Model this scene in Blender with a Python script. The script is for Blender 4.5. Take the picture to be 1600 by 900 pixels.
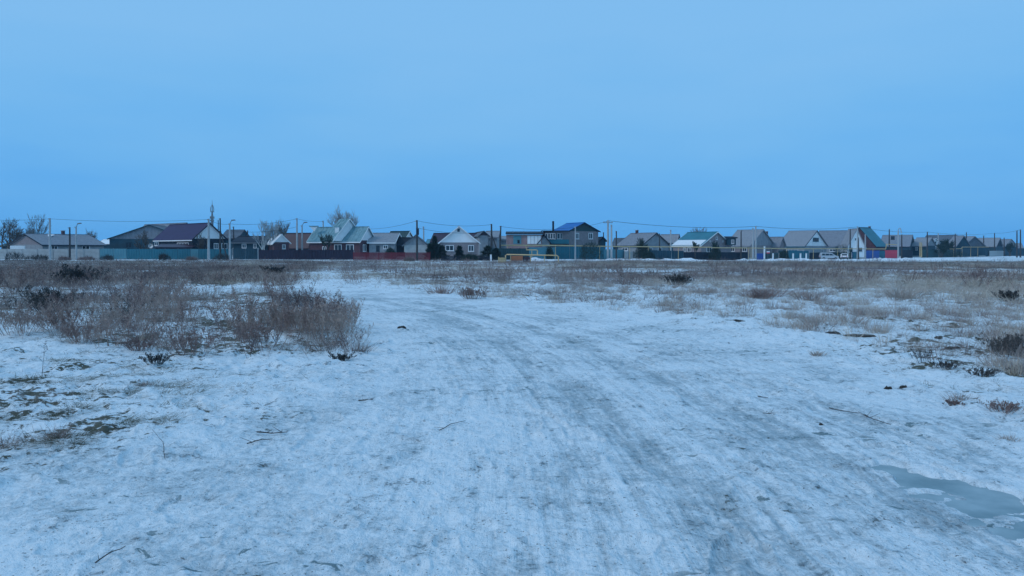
import bpy, math, random
import numpy as np
from mathutils import Vector

# ------------------------------------------------------------------ camera, world, sun
S = bpy.context.scene
for o in list(bpy.data.objects): bpy.data.objects.remove(o, do_unlink=True)
COL = S.collection
FP, HZ, CH = 1209.0, 390.0, 1.75          # focal length and horizon row in photo pixels, eye height
TH = math.atan((450 - HZ) / FP)
cam_d = bpy.data.cameras.new('camera'); cam = bpy.data.objects.new('camera', cam_d); COL.objects.link(cam)
cam_d.sensor_width = 36; cam_d.lens = 36 * FP / 1600; cam_d.clip_end = 6000; cam_d.clip_start = 0.05
cam.location = (0, 0, CH); cam.rotation_euler = (math.pi / 2 - TH, 0, 0)
S.camera = cam
W = bpy.data.worlds.new("World"); S.world = W; W.use_nodes = True
SUN_EL, SUN_AZ = math.radians(38), math.radians(245)     # behind the camera, to the left
def world():
    nt = W.node_tree; nt.nodes.clear(); N = nt.nodes.new; Lk = nt.links.new
    out = N('ShaderNodeOutputWorld'); bg = N('ShaderNodeBackground'); Lk(bg.outputs[0], out.inputs[0])
    sky = N('ShaderNodeTexSky'); sky.sky_type = 'NISHITA'; sky.sun_disc = False
    sky.sun_elevation = SUN_EL; sky.sun_rotation = SUN_AZ; sky.dust_density = 2; sky.air_density = 1.5
    tc = N('ShaderNodeTexCoord'); sep = N('ShaderNodeSeparateXYZ'); Lk(tc.outputs['Generated'], sep.inputs[0])
    ns = N('ShaderNodeTexNoise'); ns.inputs['Scale'].default_value = 2.2; ns.inputs['Detail'].default_value = 4
    mp = N('ShaderNodeMapping'); mp.inputs['Scale'].default_value = (1, 1, 4.5); Lk(tc.outputs['Generated'], mp.inputs[0]); Lk(mp.outputs[0], ns.inputs[0])
    ad = N('ShaderNodeMath'); ad.operation = 'MULTIPLY_ADD'; ad.inputs[1].default_value = 0.30; Lk(ns.outputs[0], ad.inputs[0]); Lk(sep.outputs[2], ad.inputs[2])
    sb = N('ShaderNodeMath'); sb.operation = 'SUBTRACT'; sb.inputs[1].default_value = 0.15; Lk(ad.outputs[0], sb.inputs[0])
    cr = N('ShaderNodeValToRGB'); Lk(sb.outputs[0], cr.inputs[0])
    e = cr.color_ramp.elements
    e[0].position = 0.0; e[0].color = (0.095, 0.40, 0.88, 1)
    e[1].position = 1.0; e[1].color = (0.28, 0.55, 0.90, 1)
    for p, c in ((0.05, (0.110, 0.420, 0.880)), (0.11, (0.145, 0.460, 0.885)), (0.18, (0.180, 0.490, 0.885)), (0.27, (0.215, 0.515, 0.89))):
        k = e.new(p); k.color = c + (1,)
    sc = N('ShaderNodeMix'); sc.data_type = 'RGBA'; sc.blend_type = 'MULTIPLY'; sc.inputs[0].default_value = 1
    Lk(sky.outputs[0], sc.inputs[6]); sc.inputs[7].default_value = (0.9, 0.95, 1, 1)
    mx = N('ShaderNodeMix'); mx.data_type = 'RGBA'; mx.inputs[0].default_value = 0.94
    # overcast layer, brought to the units of the physical sky
    up = N('ShaderNodeMix'); up.data_type = 'RGBA'; up.blend_type = 'MULTIPLY'; up.inputs[0].default_value = 1
    Lk(cr.outputs[0], up.inputs[6]); up.inputs[7].default_value = (10, 10, 10, 1)
    Lk(sc.outputs[2], mx.inputs[6]); Lk(up.outputs[2], mx.inputs[7])
    Lk(mx.outputs[2], bg.inputs[0]); bg.inputs[1].default_value = 0.1
world()
sd = bpy.data.lights.new('sun', 'SUN'); sun = bpy.data.objects.new('sun', sd); COL.objects.link(sun)
sd.energy = 0.8; sd.angle = math.radians(14); sd.color = (1, 0.93, 0.88)
sdir = Vector((math.sin(SUN_AZ) * math.cos(SUN_EL), math.cos(SUN_AZ) * math.cos(SUN_EL), math.sin(SUN_EL)))
sun.rotation_euler = (-sdir).to_track_quat('-Z', 'Y').to_euler()
S.view_settings.view_transform = 'Standard'; S.view_settings.look = 'None'; S.view_settings.exposure = 0; S.view_settings.gamma = 1
S.render.engine = 'CYCLES'
S.cycles.volume_bounces = 0

# ------------------------------------------------------------------ helpers
RNG = np.random.default_rng(7); random.seed(7)
def at(px, py, Y):
    a = (px - 800) / FP; u = (450 - py) / FP
    y = math.cos(TH) + u * math.sin(TH); z = -math.sin(TH) + u * math.cos(TH); t = Y / y
    return Vector((a * t, Y, CH + z * t))
def ray(px, py):
    return (at(px, py, 1.0) - Vector((0, 0, CH)))
def tx(px, Y=150.0): return (px - 800) / FP * (1 / math.cos(TH))      # x/y of a column near the horizon
def gp(px, py):
    r = ray(px, py); t = CH / max(-r.z, 1e-4); return (r.x * t, r.y * t)
def sst(a, b, x):
    t = np.clip((x - a) / (b - a), 0, 1); return t * t * (3 - 2 * t)
def _h(ix, iy, s):
    n = (ix.astype(np.int64) * 374761393 + iy.astype(np.int64) * 668265263 + s * 974634777) & 0xffffffff
    n = ((n ^ (n >> 13)) * 1274126177) & 0xffffffff
    return ((n ^ (n >> 16)) & 0xffff) / 65535.0
def vn(x, y, s=0):
    ix = np.floor(x); iy = np.floor(y); fx = x - ix; fy = y - iy
    fx = fx * fx * (3 - 2 * fx); fy = fy * fy * (3 - 2 * fy)
    a = _h(ix, iy, s); b = _h(ix + 1, iy, s); c = _h(ix, iy + 1, s); d = _h(ix + 1, iy + 1, s)
    return (a + (b - a) * fx) * (1 - fy) + (c + (d - c) * fx) * fy
def fbm(x, y, o=4, s=0, g=0.5):
    r = 0; w = 1; t = 0
    for i in range(o):
        r = r + w * vn(x * 2 ** i + 17.3 * i, y * 2 ** i - 9.1 * i, s + i); t += w; w *= g
    return r / t
def project(x, y, z=0):
    c, s_ = math.cos(TH), math.sin(TH)
    f = y * c - (z - CH) * s_; u = y * s_ + (z - CH) * c
    f = np.maximum(f, 1e-3)
    return 800 + FP * x / f, 450 - FP * u / f
def G0(x, y):                                    # broad lie of the land
    x = np.asarray(x, float); y = np.asarray(y, float)
    return -0.8 * sst(105, 200, y) * sst(-5, 40, x)
def g0(x, y): return float(G0(x, y))
def ground_hit(px, py):
    r = ray(px, py); Y = 3.0
    while Y < 900:
        p = at(px, py, Y)
        if p.z <= g0(p.x, p.y): return p
        Y *= 1.004
    return p
def Dl(px):
    return float(np.interp(px, [0, 550, 700, 800, 870, 1000, 1180, 1290, 1400, 1500, 1600], [141, 138, 134, 140, 150, 163, 185, 205, 230, 268, 325]))

def tag(o, label=None, cat=None, group=None, kind=None):
    if label: o['label'] = label
    if cat: o['category'] = cat
    if group: o['group'] = group
    if kind: o['kind'] = kind
    return o
def empty(name, loc, label, cat, group=None):
    o = bpy.data.objects.new(name, None); COL.objects.link(o); o.location = loc; o.empty_display_size = 0.3
    return tag(o, label, cat, group)
def link(name, me, parent=None, loc=None):
    o = bpy.data.objects.new(name, me); COL.objects.link(o)
    if parent is not None: o.parent = parent
    if loc is not None: o.location = loc
    return o
def wpos(o):
    v = Vector(o.location)
    while o.parent is not None: o = o.parent; v += Vector(o.location)
    return v
class MB:
    def __init__(s): s.v = []; s.f = []
    def poly(s, pts):
        n = len(s.v); s.v += [tuple(p) for p in pts]; s.f.append(tuple(range(n, n + len(pts)))); return s
    def pbox(s, o, a, b, c):
        o, a, b, c = map(Vector, (o, a, b, c)); n = len(s.v)
        if a.cross(b).dot(c) < 0: a, b = b, a
        s.v += [tuple(o + a * i + b * j + c * k) for k in (0, 1) for j in (0, 1) for i in (0, 1)]
        s.f += [tuple(n + q for q in f) for f in ((0, 2, 3, 1), (4, 5, 7, 6), (0, 1, 5, 4), (2, 6, 7, 3), (0, 4, 6, 2), (1, 3, 7, 5))]
        return s
    def box(s, c, d):
        c = Vector(c); return s.pbox(c - Vector(d) / 2, (d[0], 0, 0), (0, d[1], 0), (0, 0, d[2]))
    def tube(s, pts, rad, n=6, cap=True):
        pts = [Vector(p) for p in pts]
        if not hasattr(rad, '__len__'): rad = [rad] * len(pts)
        base = len(s.v)
        for i, p in enumerate(pts):
            t = (pts[min(i + 1, len(pts) - 1)] - pts[max(i - 1, 0)]).normalized()
            q = Vector((0, 0, 1)) if abs(t.z) < 0.9 else Vector((1, 0, 0))
            a = t.cross(q).normalized(); b = t.cross(a)
            for k in range(n):
                an = 2 * math.pi * k / n; s.v.append(tuple(p + (a * math.cos(an) + b * math.sin(an)) * rad[i]))
        for i in range(len(pts) - 1):
            for k in range(n):
                k2 = (k + 1) % n; s.f.append((base + i * n + k, base + i * n + k2, base + (i + 1) * n + k2, base + (i + 1) * n + k))
        if cap:
            s.f.append(tuple(base + k for k in range(n))); s.f.append(tuple(base + (len(pts) - 1) * n + k for k in reversed(range(n))))
        return s
    def prism(s, tri, d):
        n = len(tri); b = len(s.v); d = Vector(d)
        s.v += [tuple(Vector(p)) for p in tri] + [tuple(Vector(p) + d) for p in tri]
        s.f += [tuple(b + i for i in range(n)), tuple(b + n + i for i in reversed(range(n)))]
        s.f += [(b + i, b + n + i, b + n + (i + 1) % n, b + (i + 1) % n) for i in range(n)]
        return s
    def mesh(s, name, m, off=(0, 0, 0), smooth=False):
        me = bpy.data.meshes.new(name); ox, oy, oz = off
        me.from_pydata([(x - ox, y - oy, z - oz) for x, y, z in s.v], [], s.f)
        if m: me.materials.append(m)
        if smooth: me.polygons.foreach_set('use_smooth', [True] * len(me.polygons))
        return me
    def build(s, name, m, parent=None, smooth=False):       # vertices are given in world space
        off = wpos(parent) if parent is not None else (0, 0, 0)
        return link(name, s.mesh(name, m, off, smooth), parent)
def npmesh(name, v, f, m, attrs=None, smooth=False):
    me = bpy.data.meshes.new(name); k = f.shape[1]
    me.vertices.add(len(v)); me.vertices.foreach_set('co', v.astype(np.float32).ravel())
    me.loops.add(f.size); me.loops.foreach_set('vertex_index', f.astype(np.int32).ravel())
    me.polygons.add(len(f)); me.polygons.foreach_set('loop_start', np.arange(0, f.size, k, dtype=np.int32))
    me.polygons.foreach_set('loop_total', np.full(len(f), k, dtype=np.int32))
    if smooth: me.polygons.foreach_set('use_smooth', np.ones(len(f), dtype=bool))
    for n, d in (attrs or {}).items():
        a = me.attributes.new(n, 'FLOAT', 'POINT'); a.data.foreach_set('value', d.astype(np.float32))
    me.materials.append(m); me.update(); me.validate(); return me

# ------------------------------------------------------------------ materials
MAT = {}
def mat(name, col, rough=0.8, var=0.25, scale=1.5, bump=0.0, metal=0.0, col2=None, stretch=None):
    if name in MAT: return MAT[name]
    m = bpy.data.materials.new(name); m.use_nodes = True; nt = m.node_tree; N = nt.nodes.new; Lk = nt.links.new
    b = nt.nodes['Principled BSDF']; b.inputs['Roughness'].default_value = rough; b.inputs['Metallic'].default_value = metal
    tc = N('ShaderNodeTexCoord'); n = N('ShaderNodeTexNoise'); n.inputs['Scale'].default_value = scale; n.inputs['Detail'].default_value = 5; n.inputs['Roughness'].default_value = 0.65
    src = tc.outputs['Object']
    if stretch:
        mp = N('ShaderNodeMapping'); mp.inputs['Scale'].default_value = stretch; Lk(src, mp.inputs[0]); src = mp.outputs[0]
    Lk(src, n.inputs['Vector'])
    r = N('ShaderNodeValToRGB'); Lk(n.outputs[0], r.inputs[0]); e = r.color_ramp.elements
    c2 = col2 or tuple(min(1, c * (1 + var)) for c in col); c1 = tuple(c * (1 - var) for c in col)
    e[0].position = 0.32; e[0].color = c1 + (1,); e[1].position = 0.68; e[1].color = c2 + (1,)
    Lk(r.outputs[0], b.inputs['Base Color'])
    if bump:
        bp = N('ShaderNodeBump'); bp.inputs['Strength'].default_value = bump; bp.inputs['Distance'].default_value = 0.05
        Lk(n.outputs[0], bp.inputs['Height']); Lk(bp.outputs[0], b.inputs['Normal'])
    MAT[name] = m; return m
M_white = mat('white_board', (0.85, 0.86, 0.86), 0.6, 0.08, 0.8)
M_pvc = mat('white_window_frame', (0.8, 0.8, 0.8), 0.4, 0.04)
M_glass = mat('window_glass', (0.03, 0.045, 0.06), 0.12, 0.4, 0.6)
M_slate = mat('grey_slate_roof', (0.22, 0.235, 0.265), 0.85, 0.22, 0.9, 0.3, stretch=(3, 3, .8))
M_slate2 = mat('pale_slate_roof', (0.26, 0.275, 0.30), 0.85, 0.2, 0.9, 0.3, stretch=(3, 3, .8))
M_slatedk = mat('dark_slate_roof', (0.10, 0.12, 0.145), 0.85, 0.3, 0.9)
M_wine = mat('wine_metal_roof', (0.022, 0.010, 0.065), 0.7, 0.12, 0.5)
M_maroon = mat('maroon_metal', (0.035, 0.012, 0.03), 0.5, 0.2, 0.7)
M_teal = mat('teal_metal_roof', (0.02, 0.17, 0.22), 0.55, 0.15, 0.5)
M_turq = mat('weathered_turquoise_roof', (0.11, 0.27, 0.31), 0.6, 0.2, 0.9, stretch=(2, 2, .6), col2=(0.22, 0.38, 0.42))
M_green = mat('dark_green_metal', (0.008, 0.045, 0.05), 0.6, 0.2)
M_blue = mat('blue_metal_roof', (0.0, 0.13, 0.42), 0.6, 0.12, 0.5)
M_tealf = mat('teal_sheet_fence', (0.008, 0.135, 0.185), 0.6, 0.15, 0.4)
M_tealp = mat('pale_teal_fence', (0.08, 0.24, 0.29), 0.7, 0.15, 0.4)
M_teald = mat('dark_teal_boards', (0.008, 0.05, 0.075), 0.7, 0.3, 0.7)
M_dark = mat('dark_boards', (0.008, 0.016, 0.03), 0.85, 0.35, 0.7)
M_darkred = mat('dark_maroon_fence', (0.014, 0.010, 0.03), 0.8, 0.25, 0.5)
M_redf = mat('red_picket_fence', (0.15, 0.018, 0.03), 0.8, 0.3, 0.9)
M_redg = mat('bright_red_gate', (0.75, 0.04, 0.08), 0.45, 0.1)
M_blueg = mat('blue_gate_paint', (0.02, 0.09, 0.36), 0.45, 0.15)
M_brick = mat('red_brown_brick', (0.095, 0.045, 0.055), 0.9, 0.25, 2, 0.2)
M_brickt = mat('tan_grey_brick', (0.25, 0.215, 0.22), 0.9, 0.18, 2, 0.2)
M_brickg = mat('grey_block_wall', (0.27, 0.29, 0.31), 0.9, 0.18, 1.5, 0.2)
M_pink = mat('pinkish_brick', (0.33, 0.21, 0.20), 0.9, 0.2, 1.5, 0.2)
M_conc = mat('pale_concrete', (0.42, 0.42, 0.41), 0.9, 0.15, 1.2, 0.2)
M_pole = mat('concrete_pole', (0.40, 0.42, 0.43), 0.9, 0.15, 2)
M_wood = mat('old_dark_wood', (0.055, 0.05, 0.05), 0.9, 0.3, 3)
M_yel = mat('yellow_gas_pipe_paint', (0.58, 0.42, 0.21), 0.6, 0.12, 0.8)
M_or = mat('orange_cabinet_paint', (0.50, 0.19, 0.09), 0.5, 0.12, 1)
M_wire = mat('black_cable', (0.02, 0.02, 0.025), 0.6, 0.1)
M_steel = mat('grey_steel', (0.2, 0.22, 0.24), 0.5, 0.2, 1, metal=0.4)
M_fir = mat('dark_evergreen', (0.02, 0.045, 0.035), 0.9, 0.4, 2)
M_bark = mat('grey_bark', (0.10, 0.085, 0.075), 0.95, 0.3, 4)
M_birch = mat('white_birch_bark', (0.6, 0.6, 0.58), 0.9, 0.3, 3)
M_twig = mat('grey_brown_twigs', (0.16, 0.15, 0.145), 0.95, 0.25, 1)
M_frost = mat('rimed_pale_twigs', (0.36, 0.39, 0.40), 0.95, 0.25, 1)
M_snowm = mat('settled_snow', (0.78, 0.80, 0.82), 0.8, 0.06, 3, 0.3)
M_carb = mat('silver_car_paint', (0.5, 0.52, 0.54), 0.35, 0.04, 1, metal=0.3)
M_tyre = mat('tyre_rubber', (0.02, 0.02, 0.02), 0.9, 0.2)
M_soil = mat('wet_black_soil', (0.035, 0.033, 0.03), 0.95, 0.6, 14, 0.9)
M_lampg = mat('lamp_glass', (0.5, 0.5, 0.48), 0.2, 0.05)

def plant_mat(name, stops):
    m = bpy.data.materials.new(name); m.use_nodes = True; nt = m.node_tree; N = nt.nodes.new; Lk = nt.links.new
    b = nt.nodes['Principled BSDF']; b.inputs['Roughness'].default_value = 0.9
    a = N('ShaderNodeAttribute'); a.attribute_name = 'tint'; r = N('ShaderNodeValToRGB'); Lk(a.outputs['Fac'], r.inputs[0])
    e = r.color_ramp.elements
    e[0].position = stops[0][0]; e[0].color = stops[0][1] + (1,); e[1].position = stops[-1][0]; e[1].color = stops[-1][1] + (1,)
    for p, c in stops[1:-1]: k = e.new(p); k.color = c + (1,)
    Lk(r.outputs[0], b.inputs['Base Color']); return m
M_weed = plant_mat('dry_brown_weed', [(0, (0.12, 0.085, 0.085)), (0.5, (0.27, 0.185, 0.165)), (1, (0.42, 0.33, 0.28))])
M_grass = plant_mat('dry_straw_grass', [(0, (0.20, 0.16, 0.155)), (0.5, (0.37, 0.31, 0.28)), (1, (0.52, 0.45, 0.37))])
M_dweed = plant_mat('dark_wormwood', [(0, (0.03, 0.035, 0.04)), (0.5, (0.06, 0.06, 0.06)), (1, (0.12, 0.10, 0.09))])
M_moss = plant_mat('low_green_grass', [(0, (0.03, 0.045, 0.03)), (0.5, (0.07, 0.085, 0.05)), (1, (0.2, 0.17, 0.12))])

# ------------------------------------------------------------------ the ground
def poly_g(pp): return np.array([gp(*p) for p in pp])
ROAD = poly_g([(250, 447), (480, 448), (640, 455), (770, 468), (900, 484), (1010, 494), (1150, 516), (1260, 548), (1380, 590), (1600, 672), (2100, 860), (2100, 1500), (-500, 1500), (-500, 860), (0, 752), (230, 706), (420, 650), (560, 600), (618, 560), (610, 520), (570, 482), (480, 459), (250, 453)])
def sdf(P, X, Y):
    d = np.full(X.shape, 1e9); ins = np.zeros(X.shape, bool); n = len(P)
    for i in range(n):
        ax, ay = P[i]; bx, by = P[(i + 1) % n]; ex, ey = bx - ax, by - ay
        t = np.clip(((X - ax) * ex + (Y - ay) * ey) / (ex * ex + ey * ey + 1e-9), 0, 1)
        d = np.minimum(d, (X - ax - ex * t) ** 2 + (Y - ay - ey * t) ** 2)
        c = ((ay > Y) != (by > Y)) & (X < (bx - ax) * (Y - ay) / (by - ay + 1e-12) + ax); ins ^= c
    d = np.sqrt(d); return np.where(ins, -d, d)
def dline(pp, X, Y):
    P = [gp(*p) for p in pp]
    # smooth the line (Chaikin), then take the distance
    for _ in range(3):
        Q = [P[0]]
        for a, b in zip(P, P[1:]):
            Q += [(a[0] * .75 + b[0] * .25, a[1] * .75 + b[1] * .25), (a[0] * .25 + b[0] * .75, a[1] * .25 + b[1] * .75)]
        P = Q + [P[-1]]
    d = np.full(X.shape, 1e9)
    for (ax, ay), (bx, by) in zip(P, P[1:]):
        ex, ey = bx - ax, by - ay
        t = np.clip(((X - ax) * ex + (Y - ay) * ey) / (ex * ex + ey * ey + 1e-9), 0, 1)
        d = np.minimum(d, (X - ax - ex * t) ** 2 + (Y - ay - ey * t) ** 2)
    return np.sqrt(d)
RUTS = [  # pixel traces of the wheel tracks, width m, weight
    ([(440, 452), (560, 462), (680, 486), (770, 525), (860, 585), (950, 655), (1050, 735), (1200, 850), (1300, 930)], 0.34, 1.0),
    ([(560, 458), (700, 478), (850, 512), (960, 555), (1100, 618), (1290, 700), (1500, 800), (1700, 900)], 0.34, 0.95),
    ([(600, 460), (760, 480), (920, 510), (1100, 560), (1300, 640), (1500, 700), (1700, 760)], 0.30, 0.45),
    ([(700, 500), (800, 560), (860, 640), (900, 740), (930, 860), (950, 950)], 0.42, 0.45),
    ([(760, 500), (900, 580), (1010, 680), (1130, 800), (1250, 930)], 0.22, 0.4),
    ([(900, 530), (1050, 600), (1230, 700), (1400, 800), (1560, 920)], 0.25, 0.35),
    ([(820, 900), (650, 800), (420, 740), (100, 700)], 0.5, 0.25),
]
CENTRE = [(300, 445), (400, 449), (500, 455), (620, 467), (740, 489), (850, 522), (950, 568), (1060, 638), (1180, 730), (1330, 860), (1500, 1020), (1650, 1200)]
def track_coords(X, Y):
    P = [gp(*p) for p in CENTRE]
    for _ in range(3):
        Q = [P[0]]
        for a, b in zip(P, P[1:]): Q += [(a[0] * .75 + b[0] * .25, a[1] * .75 + b[1] * .25), (a[0] * .25 + b[0] * .75, a[1] * .25 + b[1] * .75)]
        P = Q + [P[-1]]
    best = np.full(X.shape, 1e9); lat = np.zeros(X.shape); lon = np.zeros(X.shape); s0 = 0
    for (ax, ay), (bx, by) in zip(P, P[1:]):
        ex, ey = bx - ax, by - ay; L = math.hypot(ex, ey); t = ((X - ax) * ex + (Y - ay) * ey) / (L * L + 1e-9); tc = np.clip(t, 0, 1)
        dx, dy = X - ax - ex * tc, Y - ay - ey * tc; d = np.hypot(dx, dy); sg = np.sign(ex * dy - ey * dx); m = d < best
        best = np.where(m, d, best); lat = np.where(m, d * sg, lat); lon = np.where(m, s0 + tc * L, lon); s0 += L
    return lat, lon
ICE = poly_g([(1372, 713), (1470, 735), (1530, 745), (1620, 778), (1700, 800), (1700, 900), (1600, 832), (1540, 812), (1480, 780), (1420, 755)])
def veg_left(px, py):       # 1 inside the brown weed mass of the left side
    e = np.interp(py, [395, 430, 450, 480, 510, 545, 560], [620, 480, 470, 560, 575, 575, 420])
    lo = np.interp(px, [0, 150, 300, 430, 560, 600], [535, 548, 565, 562, 548, 540])
    return sst(0, 60, e - px) * sst(0, 18, lo - py) * sst(398, 412, py)
def veg_band(px, py):       # grass belt below the village
    lo = np.interp(px, [0, 480, 640, 900, 1050, 1250, 1500, 1600], [440, 438, 438, 438, 441, 448, 454, 456]) + 4 * np.sin(px * .021) + 4 * np.sin(px * .057 + 1) + 3 * np.sin(px * .13)
    return sst(-14, 20, lo - py) * sst(391, 397, py)
def veg_right(px, py):      # loose tussocks right of the road
    up = np.interp(px, [560, 640, 800, 1000, 1150, 1280, 1450, 1600], [440, 457, 474, 490, 508, 532, 560, 590])
    return sst(0, 14, up - py) * sst(560, 640, px) * (py > 430)
def make_ground():
    dense = np.radians(np.linspace(-44, 44, 901)); side = np.radians(np.concatenate([np.linspace(46, 314, 68)]))
    ang = np.concatenate([dense, side])
    rad = np.concatenate([[0.0, 0.4, 0.9, 1.5, 2.1], np.geomspace(2.6, 60, 620), np.geomspace(60.5, 330, 90), np.geomspace(350, 5000, 14)])
    A, R = np.meshgrid(ang, rad); X = R * np.sin(A); Y = R * np.cos(A)
    x = X.ravel(); y = Y.ravel(); r = R.ravel()
    fade = 1 - sst(60, 160, r)
    road = 1 - sst(-0.35, 0.45, sdf(ROAD, x, y) + (fbm(x * .7, y * .7, 3, 5) - .5) * 1.6 * sst(2, 20, r))
    rut = np.zeros_like(x); near = (r < 90) & (y > 0)
    for pp, w, k in RUTS:
        d = dline(pp, x[near], y[near]) + (fbm(x[near] * 1.2, y[near] * 1.2, 2, 11) - .5) * .25
        rut[near] = np.maximum(rut[near], k * np.exp(-(d / w) ** 2))
    ins = (y > 1) & (r < 400)
    px, py = project(x, np.where(ins, y, 1.0)); px = np.where(ins, px, -9999)
    py = np.where(ins, py, 2000)
    vl, vb, vr = veg_left(px, py), veg_band(px, py), veg_right(px, py)
    far = sst(130, 190, r)
    tr = fbm(x * .35, y * .35, 3, 71)
    bare = np.clip(vl * (.26 + .7 * (tr - .5)) + vb * (.20 + 1.2 * (fbm(x * .14, y * .3, 3, 72) - .5)) + vr * .10, 0, 1)
    bare += .17 * (1 - sst(30, 90, r)) * sst(.36, .6, fbm(x * .5, y * .5, 3, 73))
    bare += .19 * np.exp(-(((px - 120) / 170) ** 2 + ((py - 660) / 55) ** 2))       # thawed turf, lower left
    bare += .09 * np.exp(-(((px - 30) / 240) ** 2 + ((py - 590) / 40) ** 2))
    bare += .13 * np.exp(-(((px - 1530) / 120) ** 2 + ((py - 620) / 70) ** 2))
    bare += .10 * np.exp(-(((px - 1400) / 200) ** 2 + ((py - 560) / 40) ** 2))
    bare += .34 * sst(820, 960, px) * sst(406, 410, py) * (1 - sst(417, 424, py)) + .12 * vb * sst(404, 410, py)
    bare = np.where(ins, bare, .35)
    bare = bare * (1 - road * .55)
    ice_d = sdf(ICE, x, y); ice = 1 - sst(-.08, .10, ice_d + (fbm(x * 3, y * 3, 4, 31, .65) - .5) * .45)
    z = G0(x, y)
    z += (fbm(x * .12, y * .12, 3, 1) - .5) * .30 * (1 - road * .7) * fade * sst(2, 14, r)
    z += (fbm(x * .9, y * .9, 3, 2) - .5) * .10 * (1 - road * .55) * fade
    z += (fbm(x * 3.1, y * 3.1, 4, 3, .6) - .5) * (.060 - road * .024) * fade
    z += (fbm(x * 11, y * 11, 2, 4) - .5) * .026 * (1 - sst(14, 40, r))
    z += (fbm(x * 27, y * 27, 2, 14) - .5) * .012 * (1 - sst(6, 14, r))
    pit = fbm(x * 3.4 + 2 * vn(x, y, 5), y * 2.6, 2, 19); z -= .028 * (1 - sst(.26, .40, pit)) * (1 - sst(14, 30, r)) * (1 - .35 * road)
    z += .012 * sst(.36, .42, pit) * (1 - sst(.42, .50, pit)) * (1 - sst(14, 30, r))
    lump = sst(.55, .8, fbm(x * 2.3, y * 2.3, 2, 8)); z += lump * .05 * (1 - road) * fade
    z -= rut * .03 * (1 - sst(40, 80, r)); z -= road * .03
    hx, hy = gp(1330, 523); z += .10 * np.exp(-(((x - hx) / .6) ** 2 + ((y - hy - .55) / .4) ** 2))
    z_ice = -.075
    z = np.where(ice_d < .8, z * (1 - ice) + ice * (z_ice - .030 + (fbm(x * 2.6, y * 4, 4, 44, .65) - .47) * .15), z)
    lat, lon = track_coords(x, y)
    V = np.stack([x, y, z], 1); na = len(ang); nr = len(rad)
    i = np.arange(nr - 1)[:, None]; j = np.arange(na)[None, :]; j2 = (j + 1) % na
    F = np.stack(np.broadcast_arrays(i * na + j, i * na + j2, (i + 1) * na + j2, (i + 1) * na + j), -1).reshape(-1, 4)
    F = F[:, ::-1]
    onroad = (road[F].mean(1) > .5) & (r[F].max(1) < 80)
    return V, F, onroad, dict(road=road, rut=rut, bare=bare, ice=ice, lat=lat, lon=lon)
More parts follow.
